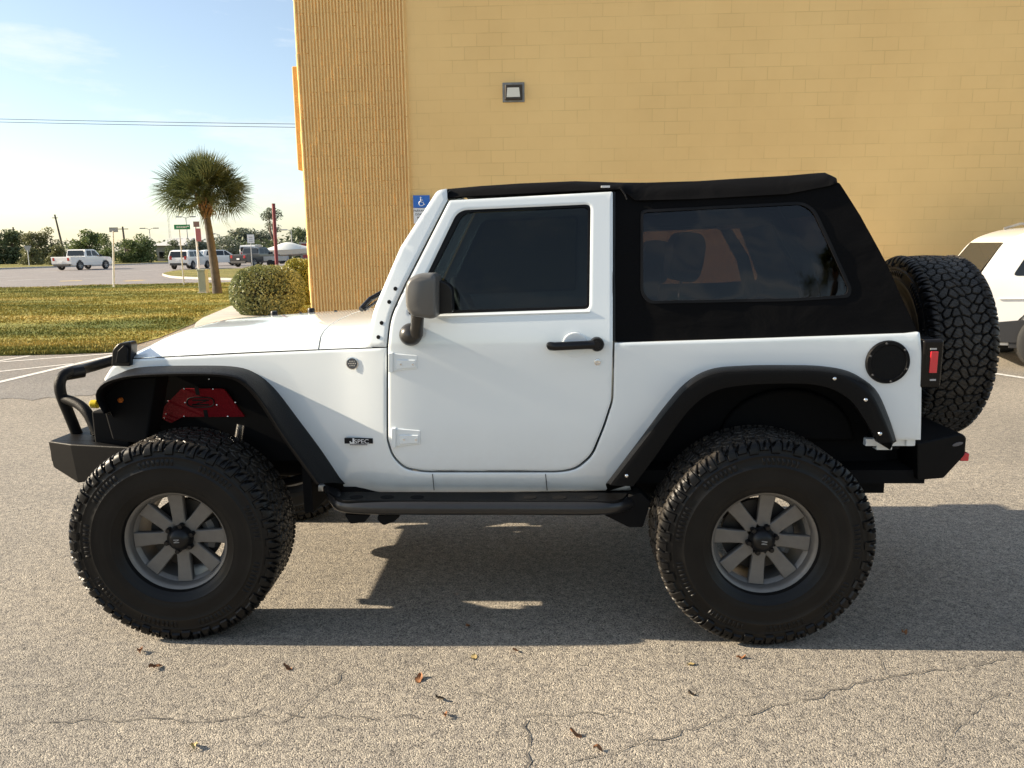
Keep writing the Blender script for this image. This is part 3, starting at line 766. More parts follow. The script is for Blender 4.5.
# bright reveal moulding below the window is the folded door skin: a soft ridge
q1, q2 = hit(436, 316.5, S), hit(590, 311.8, S)
b = MB(); b.tube([(q1.x, q1.y-.0005, q1.z), ((q1.x+q2.x)/2, (q1.y+q2.y)/2-.0005, (q1.z+q2.z)/2), (q2.x, q2.y-.0005, q2.z)], .0055, 8); jb(b, 'waist_moulding', M_WHITE, dr, smooth=60)
# hinges
for py0, h in ((362, 1), (437, 1)):
    px0 = 389 if py0 < 400 else 392
    f = lambda pts: XZ(fillet(pts, 1.0, 3), S)
    Yh = S(XDOOR, .9)
    b = MB()
    b.prism(f([(px0, py0-9.2), (px0+4.5, py0-9.6), (px0+4.5, py0+10), (px0, py0+10)]), Yh-.016, Yh+.006)
    b.prism(f([(px0+3, py0-8.8), (px0+28.5, py0-6.6), (px0+28.5, py0+7), (px0+3, py0+9.3)]), Yh-.009, Yh+.004)
    b.prism(f([(px0+7.5, py0-2.5), (px0+27, py0-2.2), (px0+27, py0+5.5), (px0+7.5, py0+7)]), Yh-.014, Yh+.004)
    hg = jb(b, 'hinge', M_WHITE, dr, bevel=.003)
    for dx in (12.5, 24.5):
        q = at(px0+dx, py0+1.8, Yh); b = MB().lathe([(0, -.018), (.004, -.018), (.005, -.012)], (q.x, Yh, q.z), 10); jb(b, 'screw', M_CHROME, dr)
# door handle, cup, lock
q = hit(575, 345, S); b = MB().lathe([(0, -.0005), (.03, -.0012), (.047, -.0035), (.052, -.0025), (.054, .004)], (q.x, q.y, q.z), 40); jb(b, 'handle_cup', M_WHITE, dr, smooth=60)
ha, hb = hit(552.5, 345.4, S), hit(596, 343.6, S)
b = MB(); b.tube([(ha.x-.012, ha.y+.005, ha.z), (ha.x-.008, ha.y-.022, ha.z), (ha.x+.01, ha.y-.034, ha.z), (hb.x-.04, hb.y-.036, hb.z-.001), (hb.x-.01, hb.y-.034, hb.z)], [.015, .018, .018, .0175, .0195], 12)
b.lathe([(0, -.046), (.016, -.046), (.0185, -.040), (.026, -.040), (.029, -.034), (.029, .002)], (hb.x+.003, hb.y, hb.z), 28); hd = jb(b, 'door_handle', M_PLAS2, dr, smooth=40)
q = hit(597.5, 362, S); b = MB().lathe([(0, -.004), (.007, -.004), (.008, -.006), (.013, -.005), (.0155, .0)], (q.x, q.y, q.z), 20); jb(b, 'lock', M_CHROME, dr, smooth=40)
# mirror
def mirror(far):
    f = (lambda b: b.mirrored(YC)) if far else (lambda b: b)
    Ym = S(XDOOR+.1, 1.2)
    prof = XZ(fillet([(408, 279, 6), (418, 273.5, 4), (433, 273.5, 2), (437, 276, 2), (437, 317, 2), (432, 319, 3), (412, 316.5, 6), (406, 308, 5), (405.5, 288, 5)], 0, 4), Ym-.17)
    b = MB(); c = [sum(p[k] for p in prof)/len(prof) for k in (0, 1)]
    layers = [(-.205, .80), (-.20, .90), (-.185, .97), (-.165, 1), (-.06, 1), (-.03, .96), (-.012, .86)]
    n = len(prof)
    for dy, s in layers: b.v += [(c[0]+.015+(x-c[0]-.015)*s, Ym+dy, c[1]+(z-c[1])*s) for x, z in ccw(prof)]
    for i in range(len(layers)-1):
        for j in range(n): b.f.append((i*n+j, (i+1)*n+j, (i+1)*n+(j+1) % n, i*n+(j+1) % n))
    b.f.append(tuple(range(n))); b.f.append(tuple((len(layers)-1)*n+j for j in range(n))[::-1])
    # curved front shell: pull the leading side back towards the outer corner
    mr = jb(f(b), 'side_mirror', M_MIRC, smooth=50)
    p1, p2 = at(417.5, 318, Ym-.09), at(417, 327, Ym-.05)
    b = MB(); b.tube([p1+Vector((0, 0, .02)), p1, p2, (p2.x-.008, Ym-.03, p2.z-.03)], [.028, .027, .027, .03], 14)
    q = at(410, 335, Ym-.02); b.lathe([(0, -.055), (.02, -.052), (.036, -.04), (.046, -.02), (.048, .0), (.048, .03)], (q.x, Ym, q.z), 28); jb(f(b), 'mirror_arm', M_ARM, mr, smooth=60)
    pr2 = XZ(fillet([(437.5, 280, 3), (446, 281.5, 4), (453, 287, 4), (453.5, 312, 2), (437.5, 314, 2)], 0, 3), Ym-.06)
    b = MB().prism(pr2, Ym-.10, Ym-.02); jb(f(b), 'mirror_glass_rim', M_PLAS2, mr, bevel=.01)
mirror(False); mirror(True)
# round emblem and name badge on the wing
q = hit(352.6, 363.2, S); q.y -= .005; b = MB().lathe([(0, -.002), (.023, -.002), (.0235, -.0035), (.0265, -.003), (.027, .002)], (q.x, q.y, q.z), 32); em = jb(b, 'round_emblem', M_CHROME, smooth=40)
b = MB().lathe([(0, -.0028), (.0225, -.0028), (.0228, .0)], (q.x, q.y, q.z), 32)
jb(b, 'emblem_face', mat('dark_grey_print', (.10, .10, .105), .4), em)
b = MB()
for dz, wd in ((.009, .026), (.0, .036), (-.009, .026)):
    k = 4 if wd < .03 else 5
    for i in range(k): x = q.x-wd/2+wd*(i+.15)/k; b.box((x, q.y-.0042, q.z+dz-.0026), (x+wd*.6/k, q.y-.0025, q.z+dz+.0026))
jb(b, 'emblem_relief', M_CHROME, em)
q1, q2 = hit(345.8, 437, S), hit(373, 443.4, S); yb_ = min(q1.y, q2.y)
b = MB().box((q1.x, yb_-.003, q2.z), (q2.x, yb_+.012, q1.z)); bd = jb(b, 'name_badge', M_BLK)
zc_ = (q1.z+q2.z)/2; tb = MB(); tb.box((q1.x+.036, yb_-.0042, zc_-.012), (q1.x+.0435, yb_-.003, zc_+.0125)); tb.box((q1.x+.024, yb_-.0042, zc_-.012), (q1.x+.0358, yb_-.003, zc_-.0055)); tb.box((q1.x+.0225, yb_-.0042, zc_-.0052), (q1.x+.028, yb_-.003, zc_-.001)); t2 = stand_text(text_mb('SPEC', .026), (q1.x+.075, yb_-.0036, (q1.z+q2.z)/2-.0025), 1.15)
tb.add(t2.v, t2.f); jb(tb, 'lettering', M_TEXT, bd)
b = MB()
for i in range(10): x = q1.x+.022+i*.0078; b.box((x, yb_-.001, q2.z-.0085), (x+.0052, yb_+.008, q2.z-.002))
jb(b, 'badge_underline', mat('grey_print', (.28, .28, .29), .5), bd)

# --- wheel arch flares
def flare(pb, pl, pi, name, face=True):
    """pb: line on the body, pl: outer lip, pi: inner edge of the face"""
    B = [hit(*p, S) for p in pb]; L_ = [at(*p, YTYRE+.07) for p in pl]; I = [at(*p, YTYRE+.08) for p in pi]
    def res(P, n):
        d = [0]
        for u, v in zip(P, P[1:]): d.append(d[-1]+(v-u).length)
        o = []
        for i in range(n):
            t = d[-1]*i/(n-1); k = 0
            while k < len(P)-2 and d[k+1] < t: k += 1
            q = (t-d[k])/max(1e-6, d[k+1]-d[k])
            p0, p1, p2, p3 = P[max(0, k-1)], P[k], P[k+1], P[min(len(P)-1, k+2)]
            o.append(.5*((2*p1)+(p2-p0)*q+(2*p0-5*p1+4*p2-p3)*q*q+(3*p1-p0-3*p2+p3)*q**3))
        return o
    n = 60; B, L_, I = res(B, n), res(L_, n), res(I, n); b = MB(); rows = []
    for i in range(n):
        m1 = B[i].lerp(L_[i], .5); m1.z += .006; m1.y -= .0
        l0 = B[i].lerp(L_[i], .9); l0.z += .004
        I[i] = I[i].lerp(L_[i], .30 if face else .1); l2 = L_[i].lerp(I[i], .18); l2.y -= .004
        inn = I[i].copy(); inn.y += .0
        bk = I[i].copy(); bk.y += .03
        b1 = B[i].copy(); b1.y += .03; b1.z -= .015
        rows.append([b1, B[i]+Vector((0, .004, 0)), m1, l0, L_[i], l2, inn, bk, B[i].lerp(L_[i], .15)+Vector((0, .05, -.05))])
    m = len(rows[0])
    for r in rows: b.v += [tuple(v) for v in r]
    for i in range(n-1):
        for j in range(m-1): b.f.append((i*m+j, i*m+j+1, (i+1)*m+j+1, (i+1)*m+j))
    b.f.append(tuple(range(m))); b.f.append(tuple((n-1)*m+j for j in range(m))[::-1])
    return b
ff = flare([(109, 413), (103.5, 396), (110, 380), (126, 370.5), (146, 366.8), (190, 365.6), (234, 366.6), (256, 373.5), (275, 389), (299, 420), (322, 451), (345, 484)],
           [(104, 414), (95.5, 397), (102, 384), (122, 377), (146, 374.3), (190, 373.3), (226, 375), (245, 382), (262, 400), (284, 434), (302, 459), (320, 484)],
           [(107, 413), (99.5, 398), (106, 387.5), (124, 380.5), (147, 378), (190, 377), (224, 379), (241, 386), (257, 404), (279, 437), (297, 462), (314, 484)], 'front')
rf = flare([(606, 484), (640, 439), (664, 407), (686, 382.5), (711, 369), (746, 365.5), (790, 365), (821, 366), (845, 370), (862, 378), (878, 392), (890, 419), (897, 441.5)],
           [(610, 485), (644, 441), (668, 410), (690, 386), (714, 374), (747, 371), (790, 370.5), (820, 371.5), (842, 375.5), (857, 382.5), (872, 396), (885, 422), (893, 442)],
           [(643, 487), (664, 458), (681, 432), (696, 413), (717, 398), (747, 391), (790, 389), (815, 391), (832, 397), (845, 406), (856, 420), (866, 434), (872, 443)], 'rear')
for b_ in (ff, rf): 
    jb(b_.mirrored(YC), 'wheel_arch_flare', M_PLAS, smooth=45)
    o = jb(b_, 'wheel_arch_flare', M_PLAS, smooth=45)
for px, py in ((834.5, 378.5), (865.7, 399.8), (880, 433.7), (626.5, 475.6)):
    q = at(px, py, YTYRE+.072); b = MB().lathe([(0, -.006), (.006, -.005), (.009, -.001), (.009, .01)], (q.x, YTYRE+.072, q.z), 12); jb(b, 'bolt', M_CHROME, o, smooth=50)

# --- inner structure
pod = XZ(fillet([(98, 392, 4), (110, 380, 4), (146, 377), (156, 377), (146, 445), (112, 440), (104, 412, 4)]), 3.27)
b = MB().prism(pod, 3.27, 3.40); b.both(YC); jb(b, 'fender_end', M_DARK, split=True, bevel=.01)
b = MB()
yi = 3.44
b.box((XF-.41, yi, .70), (XF+.86, yi+.02, 1.17)); b.box((XR-.62, yi, .55), (xr-.01, yi+.02, 1.22))
b.v = [(x, y+(max(0, (XF+.1)-x)*.06 if x < XF+.2 else 0), z) for x, y, z in b.v]
b.box((XF+.60, 3.32, .60), (XF+.64, yi, 1.12)); b.box((XR-.60, 3.30, .60), (XR-.56, yi, 1.18)); b.box((XF+.50, 3.30, .50), (XF+.54, 3.75, 1.1)); b.box((xr-.1, 3.28, .80), (xr-.03, yi, 1.2))
b.both(YC)
b.box((XR-.58, 3.235, 1.11), (xr-.05, yi, 1.13)); b.box((XR-.58, 2*YC-yi, 1.11), (xr-.05, 2*YC-3.235, 1.13)); b.box((XF-.36, 3.52, .63), (XF-.34, 2*YC-3.52, .95)); b.box((XF+.6, 3.27, .60), (XR-.5, 2*YC-3.27, .63)); b.box((XR-.6, 3.45, .78), (xr-.03, 2*YC-3.45, .80)); b.box((XF-.5, 3.5, 1.0), (XF+.6, 2*YC-3.5, 1.03))  # front cross panel: unseen splash shield, added to block sun under the car
jb(b, 'inner_fender_and_shield', M_DARK)
b = MB(); q = at(785, 440, 3.43)
b.prism([(q.x+.30*math.cos(R(a)), q.z+.24*math.sin(R(a))) for a in range(0, 181, 12)], 3.40, 3.45); jb(b, 'wheelhouse', M_DARK, bevel=.02)
Yr_ = 3.43
redp = fillet([(159, 412, 2), (182, 388.5, 2), (224.4, 388.5, 2), (245.5, 416.6, 2), (183, 416.6, 2), (171.6, 423, 2), (163, 418.5, 2)], 0, 3)
rp_ = jb(MB().prism(XZ(redp, Yr_), Yr_-.006, Yr_+.004), 'vent_panel', M_RED)
b = MB()
for pts in ([(194, 387), (198, 387), (200, 395), (196, 395)], [(203, 410), (207, 410), (208.5, 418), (204.5, 418)]): b.prism(XZ(pts, Yr_-.008), Yr_-.008, Yr_-.004)
ov = [(200.5+13.5*math.cos(R(a)), 402.3+4.8*math.sin(R(a))*1.0) for a in range(0, 360, 12)]
ov = [(200.5+ (13.5*abs(math.cos(R(a)))**.6*(1 if math.cos(R(a)) > 0 else -1)), 402.3+4.9*abs(math.sin(R(a)))**.7*(1 if math.sin(R(a)) > 0 else -1)) for a in range(0, 360, 12)]
P = [Vector((x, Yr_-.008, z)) for x, z in XZ(ov, Yr_-.008)]; b.tube(P+[P[0]], .0035, 6, False)
for pts in ([(192, 399.5), (209, 399.5), (209, 401), (192, 401)], [(192, 404), (209, 404), (209, 405.5), (192, 405.5)], [(206, 400.5), (209, 400.5), (196, 404.8), (192, 404.8)]): b.prism(XZ(pts, Yr_-.008), Yr_-.0085, Yr_-.004)
jb(b, 'vent_emblem', M_FRIT, rp_)
b = MB()
for px, py in ((168, 401), (184, 388.8), (213, 389), (235.5, 402.5), (184, 416.4), (228, 416.5), (185, 402.6), (166, 414), (217, 405), (164.5, 418), (250, 386), (168, 380.5), (163, 378.5), (209, 379)):
    q = at(px, py, Yr_-.01); b.lathe([(0, -.004), (.0035, -.003), (.004, .004)], (q.x, q.y, q.z), 8)
jb(b, 'rivet', M_CHROME, rp_, split=True)
# side marker behind the flare pod
q = at(120, 400.3, 3.262); b = MB().lathe([(0, -.006), (.009, -.004), (.012, 0), (.012, .02)], (q.x, q.y, q.z), 18); jb(b, 'marker_lamp', mat('amber_lens', (.45, .12, .02), .25), smooth=40)

# --- axles, frame, springs
b = MB()
for y in (3.56, 2*YC-3.56): b.box((XF-.28, y-.035, .70), (xr-.0, y+.035, .82))
b.box((XF-.30, 3.6, .84), (XF-.24, 2*YC-3.6, .90)); b.box((XF-.62, 3.56, .80), (XF-.27, 3.62, .87)); b.box((XF-.62, 2*YC-3.62, .80), (XF-.27, 2*YC-3.56, .87)); jb(b, 'chassis_frame', M_DARK, split=True)
for X in (XF, XR):
    b = MB(); b.tube([(X, 3.3, ZA), (X, 2*YC-3.3, ZA)], .04, 14); b.lathe([(0, -.16), (.07, -.15), (.12, -.09), (.135, 0), (.12, .09), (.07, .15), (0, .16)], (X, YC+.12, ZA), 24, 'x')
    ax = jb(b, 'axle', M_DARK, smooth=50)
    b = MB(); dx = -.12 if X == XF else .12
    for s_ in (3.56, 2*YC-3.56):
        hl = [(X+.055*math.cos(t*.5), s_+.055*math.sin(t*.5), ZA+.06+.30*t/70) for t in range(71)]; b.tube(hl, .008, 6)
    jb(b, 'coil_spring', M_DARK, smooth=60, split=True)
    b = MB()
    for s_ in (3.46, 2*YC-3.46): b.tube([(X-dx, s_, ZA-.03), (X-dx*.9, s_+.03, ZA+.2)], .028, 12); b.tube([(X-dx*.9, s_+.03, ZA+.2), (X-dx*.7, s_+.05, ZA+.5)], .02, 12)
    jb(b, 'shock_absorber', mat('silver_damper', (.42, .43, .44), .4, .6), smooth=40, split=True)
b = MB()
for s_ in (3.5, 2*YC-3.5): b.tube([(XF+.05, s_+.0, ZA+.06), (XF+.75, s_+.08, .66)], .02, 10); b.tube([(XR-.05, s_, ZA-.02), (XR-.6, s_+.06, .62)], .025, 10)
b.tube([(XF-.07, 3.4, ZA+.07), (XF-.07, 2*YC-3.4, ZA+.07)], .018, 10); jb(b, 'control_arm', M_DARK, smooth=50, split=True)
b = MB(); b.box((XF-.12, 3.64, .56), (XF+.6, 2*YC-3.64, 1.0)); jb(b, 'engine_block', M_DARK, bevel=.03)
b = MB(); b.box((XF+1.0, 3.65, .52), (XF+1.7, 4.3, .62)); b.tube([(XR-.5, 4.35, .58), (XR+.4, 4.40, .60), (XR+.85, 4.42, .60)], .035, 12); jb(b, 'exhaust_pipe', M_DARK, bevel=.02)
q = at(868, 481, 3.6); b = MB().tube([(q.x-.1, 3.55, q.z+.05), (q.x-.06, 3.55, q.z-.005), (q.x+.05, 3.6, q.z+.02)], .03, 10); jb(b, 'tow_bracket', M_DARK, smooth=40)

p1, p2 = at(242, 424, 3.47), at(237, 452, 3.47); jb(MB().tube([p1, p2], .024, 12), 'shock_absorber', M_CHROME, smooth=40)
# --- side step
def step(far):
    f = (lambda b: b.mirrored(YC)) if far else (lambda b: b)
    za_ = at(470, 507.6, 3.11).z
    P = [(at(x, 500, 3.11).x, y, za_+dz) for x, y, dz in ((316, 3.33, .03), (330, 3.20, .01), (346, 3.13, 0), (400, 3.11, 0), (470, 3.11, 0), (540, 3.11, 0), (590, 3.11, 0), (618, 3.14, .0), (640, 3.24, -.01))]
    o = []
    for i in range(len(P)-1):
        for k in range(5):
            t = k/5; p0, p1, p2, p3 = (Vector(P[max(0, min(len(P)-1, i+q))]) for q in (-1, 0, 1, 2))
            o.append(.5*((2*p1)+(p2-p0)*t+(2*p0-5*p1+4*p2-p3)*t*t+(3*p1-p0-3*p2+p3)*t**3))
    o.append(Vector(P[-1])); b = MB().tube(o, .031, 18)
    st = jb(f(b), 'side_step', mat('worn_black_gloss', (.014, .014, .015), .28, bump=.2, bscale=14) if not far else M_PLAS2, smooth=60)
    zt = at(470, 491.8, 3.22).z; x0, x1 = at(322, 492, 3.14).x, at(632, 492, 3.14).x
    b = MB().prism(fillet([(x0, 3.22, .0), (x1, 3.22, 0), (x1-.05, 3.10, .05), (x0+.08, 3.10, .05)], 0, 4), zt-.012, zt, 'xy'); jb(f(b), 'step_plate', M_STEEL, st, bevel=.004)
    b = MB()
    for px in (356, 387, 417, 530, 560, 591):
        q = at(px, 495, 3.14); b.prism([(q.x+.030*math.cos(R(a)), 3.145+.022*math.sin(R(a))) for a in range(0, 360, 20)], zt-.01, zt+.0015, 'xy')
    jb(f(b), 'step_hole', M_DARK, st, split=True)
    b = MB()
    for pts, y_ in (([(346, 512), (372, 513), (366, 520), (352, 521.5)], 3.2), ([(379, 513), (402, 513), (396, 519), (385, 523), (379, 518)], 3.2), ([(598, 505), (640, 490), (650, 500), (642, 525), (628, 525), (604, 513)], 3.2)):
        b.prism(XZ(fillet(pts, 2), y_), y_-.03, y_+.06)
    jb(f(b), 'step_bracket', M_DARK, st, bevel=.006, split=True)
step(False); step(True)

# --- wheels
def tyre_mesh():
    N = 880; w_half = .158
    prof = []
    for i in range(9): prof.append(None)
    ctl = [(.222, .118), (.228, .134), (.245, .146), (.275, .156), (.31, .1605), (.345, .1605), (.375, .157), (.40, .153), (.418, .150), (.432, .146), (.441, .139), (.447, .128), (.450, .11)]
    side = []
    for (a, c) in zip(ctl, ctl[1:]):
        k = 3
        for j in range(k): t = j/k; side.append((a[0]+(c[0]-a[0])*t, a[1]+(c[1]-a[1])*t))
    side.append(ctl[-1])
    tread = [(.450+.006*(1-(w/.11)**2), w) for w in np.linspace(.106, -.106, 54)]
    prof = [(r, w) for r, w in side]+tread+[(r, -w) for r, w in side[::-1]]
    rr = np.array([p[0] for p in prof]); ww = np.array([p[1] for p in prof]); m = len(prof)
    th = np.arange(N)/N*2*np.pi
    # arc length across the profile so that the tread pattern wraps over the shoulder
    s = np.concatenate([[0], np.cumsum(np.hypot(np.diff(rr), np.diff(ww)))]); s -= s[-1]/2
    rg = np.random.default_rng(11)
    per = 58; circ = 2*np.pi*.456
    # block seeds
    seeds = []
    for k in range(per):
        for c_, w0 in enumerate((-.125, -.08, -.04, 0, .04, .08, .125)):
            u = (k+.5*(c_ % 2)+rg.uniform(-.16, .16))/per*circ; seeds.append((u, w0+rg.uniform(-.011, .011)))
    seeds = np.array(seeds)
    SS, TT = np.meshgrid(s, th*circ/(2*np.pi))
    T2 = TT+.016*np.sin(SS*46)
    d1 = np.full(SS.shape, 9.); d2 = np.full(SS.shape, 9.)
    flat_t, flat_s = T2.ravel(), SS.ravel(); mask = np.abs(flat_s) < .19
    D1 = np.full(flat_t.shape, 9.); D2 = np.full(flat_t.shape, 9.)
    idx = np.where(mask)[0]
    for ch in np.array_split(idx, 60):
        dt = np.abs(flat_t[ch][:, None]-seeds[:, 0][None]); dt = np.minimum(dt, circ-dt); ds = flat_s[ch][:, None]-seeds[:, 1][None]
        dd = np.sqrt((dt*1.05)**2+ds**2); dd.partition(1, axis=1); D1[ch] = dd[:, 0]; D2[ch] = dd[:, 1]
    gap = (D2-D1).reshape(SS.shape)
    groove = 1-np.clip((gap-.0045)/.0045, 0, 1); a = np.abs(SS)
    sh = np.clip((.172-a)/.02, 0, 1)
    depth = .0105*groove*sh
    # sipes
    depth += .003*((np.sin((TT+SS*.5)*2*np.pi/.019) > .93) & (a < .12) & (groove < .1))
    # stepped shoulder lugs on the upper sidewall
    RR = np.broadcast_to(rr, SS.shape); ph = (TT/circ*per*1.0) % 1
    lug = ((ph > .10) & (ph < .90)) & (RR > np.where((TT/circ*per/2) % 1 < .5, .412, .402)) & (RR < .449) & (np.abs(np.broadcast_to(ww, SS.shape)) > .105)
    up = .0085*lug
    ridge = .0032*((np.abs(RR-.392) < .0045) | (np.abs(RR-.262) < .005) | (np.abs(RR-.285) < .004) | (np.abs(RR-.345) < .0035)) * (np.abs(np.broadcast_to(ww, SS.shape)) > .13)
    tick = .0045*(((TT/circ*per*2) % 1 < .55) & (np.abs(RR-.372) < .011) & (((TT/circ*9) % 1) < .62)) * (np.abs(np.broadcast_to(ww, SS.shape)) > .13)
    up = up+ridge+tick
    # normals of the profile
    tx = np.gradient(rr); ty = np.gradient(ww); ln = np.hypot(tx, ty); nr, nw = -ty/ln, tx/ln
    cen = np.array([.36, 0]); sg = np.sign(nr*(rr-cen[0])+nw*(ww-cen[1])); sg[sg == 0] = 1; nr, nw = nr*sg, nw*sg
    disp = up-depth
    Rm = RR+nr[None]*disp; Wm = np.broadcast_to(ww, SS.shape)+nw[None]*disp
    v = np.stack([Rm*np.cos(th)[:, None], -Wm, Rm*np.sin(th)[:, None]], 2).reshape(-1, 3)
    i = np.arange(N)[:, None]*m; i2 = ((np.arange(N)+1) % N)[:, None]*m; j = np.arange(m-1)[None]
    fs = np.stack([i+j, i+j+1, i2+j+1, i2+j], 2).reshape(-1, 4)
    me = bpy.data.meshes.new('tyre'); me.from_pydata(v.tolist(), [], fs.tolist()); me.materials.append(M_TYRE)
    me.polygons.foreach_set('use_smooth', [True]*len(me.polygons)); me.set_sharp_from_angle(angle=R(32)); me.update()
    return me
TY = tyre_mesh()
def rim_parts():
    b = MB()  # outward face at -y
    b.lathe([(.190, .12), (.196, .10), (.188, .02), (.186, -.02), (.188, -.055), (.196, -.066), (.202, -.072), (.204, -.098), (.207, -.106), (.213, -.112), (.222, -.116), (.226, -.112), (.226, -.095), (.212, -.09), (.205, -.07), (.205, .11), (.222, .125), (.222, .13), (.200, .13), (.190, .12)], n=72)
    for k in range(8):
        an = 2*math.pi*k/8+math.pi/2; ca, sa = math.cos(an), math.sin(an)
        pr = [(.045, .036, -.066), (.085, .029, -.066), (.14, .031, -.069), (.198, .035, -.076)]
        s0 = len(b.v)
        for r_, hw_, y_ in pr:
            for (tt, yy) in ((-hw_, y_+.006), (-hw_+.004, y_), (hw_-.004, y_), (hw_, y_+.006), (hw_*.8, y_+.04), (-hw_*.8, y_+.04)):
                b.v.append((r_*ca-tt*sa, yy, r_*sa+tt*ca))
        for i in range(3):
            for j in range(6): b.f.append((s0+i*6+j, s0+(i+1)*6+j, s0+(i+1)*6+(j+1) % 6, s0+i*6+(j+1) % 6))
    b.lathe([(0, -.066), (.055, -.066), (.068, -.064), (.07, -.03), (.07, .02), (0, .02)], n=40)
    rim = b
    h = MB(); h.lathe([(0, -.112), (.024, -.112), (.033, -.107), (.044, -.098), (.053, -.084), (.057, -.066), (.057, -.05)], n=36)
    for k in range(6):
        an = 2*math.pi*k/6+.3; h.lathe([(0, -.092), (.009, -.092), (.0115, -.087), (.0115, -.06)], (.058*math.cos(an), 0, .058*math.sin(an)), 12)
    d = MB(); d.lathe([(.06, -.005), (.155, -.005), (.155, .02), (.06, .02)], n=48)
    c = MB(); c.tube([(.12*math.cos(t), -.012, .12*math.sin(t)) for t in (-.5, -.25, 0, .25, .5)], .034, 8)
    lg = MB()
    tb = stand_text(text_mb('D', .02), (0, -.1125, 0)) if False else None
    return rim, h, d, c
rim_b, hub_b, disc_b, cal_b = rim_parts()
rim_me = rim_b.build('t', M_RIM, smooth=30, bevel=.0015); hub_me = hub_b.build('t', M_PLAS2, smooth=40); disc_me = disc_b.build('t', mat('brake_iron', (.05, .045, .04), .5, .6), smooth=40); cal_me = cal_b.build('t', mat('caliper_grey', (.09, .09, .09), .5, .4), smooth=40)
lgb = MB()  # small badge on the hub cap
lgb.box((-.012, -.1135, .004), (.012, -.111, .0075)); lgb.box((-.012, -.1135, -.0075), (.012, -.111, -.004)); lgb.add([(-.012, -.1135, -.004), (-.006, -.1135, -.004), (.012, -.1135, .004), (.006, -.1135, .004)], [(0, 1, 2, 3)])
lg_me = lgb.build('t', mat('hub_badge_grey', (.22, .22, .22), .35), None)
protos = [('rim', rim_me), ('hub_cap', hub_me), ('brake_disc', disc_me), ('brake_caliper', cal_me), ('hub_badge', lg_me)]
def wheel(x, y, z, rot, far=False, spin=0, name='wheel'):
    w = bpy.data.objects.new(name, None); COL.objects.link(w); w.parent = car; w.location = (x, y-YC, z)
    w.rotation_euler = rot
    c = bpy.data.objects.new('tyre', TY); c.scale = (.987, .987, .987); COL.objects.link(c); c.parent = w; c.rotation_euler = (0, spin*1.7, 0)
    for nm, pr in protos:
        if nm in ('brake_disc', 'brake_caliper') and name == 'spare_wheel': continue
        c = pr.copy(); COL.objects.link(c); c.name = nm; c.parent = w; c.rotation_euler = (0, spin, 0)
    return w
wf = YTYRE+.1605
wheel(XF, wf, ZA, (0, 0, R(3.0)), spin=R(-2)); wheel(XR+.008, wf, ZA+.004, (0, 0, 0), spin=R(5))
wheel(XF, 2*YC-wf, ZA, (0, 0, math.pi), spin=.3); wheel(XR, 2*YC-wf, ZA, (0, 0, math.pi), spin=.1)
ps0 = at(945, 252.5, 3.98); xsp = at(962, 344, 3.62).x
wheel(xr+.345, 3.96, ps0.z-TYR-.012, (0, 0, R(90)), name='spare_wheel')
b = MB(); b.tube([(xr-.01, 3.98, ps0.z-TYR), (xr+.30, 3.98, ps0.z-TYR)], .07, 16); b.box((xr-.003, 3.7, .85), (xr+.04, 4.26, 1.2)); jb(b, 'spare_carrier', M_STEEL, smooth=40)
for nm, pr in protos: bpy.data.objects.remove(pr)

# --- soft top
def ST(x, z):
    return YSIDE+.012+(z-ZB)*.15+.016*max(0, (z-ZB-.38))
side_px = [(615.5, 342), (615.2, 192), (622, 187), (637, 200), (694, 198.5), (787, 193.5), (829, 185, 4), (838.5, 181.5, 4), (860, 215), (886, 263), (902, 299), (917, 331), (905, 333.2), (760, 338)]
win_px = [(640.5, 210, 5), (803, 201.6, 7), (815.5, 210, 6), (852, 289, 7), (849.5, 297.5, 5), (790, 301.2), (648, 303.5, 6), (640.5, 294, 6)]
win2_px = [(643, 212.5, 4), (801.5, 204.4, 6), (813, 212, 5), (848.6, 289, 5), (846, 295, 4), (789, 298.5), (650, 300.6, 5), (643, 292, 5)]
spz, wpz, wpz2 = XZ(fillet(side_px), ST), XZ(fillet(win_px, 0, 5), ST), XZ(fillet(win2_px, 0, 5), ST)
def wr(x, z): return ST(x, z)+.006*noise.noise(Vector((x*3, z*4, 2)))+.003*noise.noise(Vector((x*9, z*12, 5)))
b = MB().panel(spz, wr, [wpz], t=.012, grid=.04, step=.03); b.both(YC)
# roof cloth: from the side edge up over the bows
edge_px = [(445.5, 197.6), (480, 195.5), (520, 193.6), (575, 190.8), (613, 189.5), (621, 189), (636, 200.4), (694, 199), (787, 194), (829, 185.8), (837.5, 182.5)]
top_px = [(446.5, 187.8), (480, 184.8), (520, 182.2), (575, 179.9), (613, 181), (624, 181.3), (645, 181.4), (700, 179.8), (790, 174.2), (825, 171.4), (833, 175)]
def interp(P, n):
    d = [0]
    for u, v in zip(P, P[1:]): d.append(d[-1]+math.dist(u, v))
    o = []
    for i in range(n):
        t = d[-1]*i/(n-1); k = 0
        while k < len(P)-2 and d[k+1] < t: k += 1
        q = (t-d[k])/max(1e-9, d[k+1]-d[k]); o.append(tuple(P[k][c]+(P[k+1][c]-P[k][c])*q for c in (0, 1)))
    return o
rows = []; NR = 90
def roofcurve(u):  # matching px position by parameter over the control index
    k = min(len(edge_px)-2, int(u)); q = u-k
    e = [edge_px[k][c]+(edge_px[k+1][c]-edge_px[k][c])*q for c in (0, 1)]; t_ = [top_px[k][c]+(top_px[k+1][c]-top_px[k][c])*q for c in (0, 1)]
    return e, t_
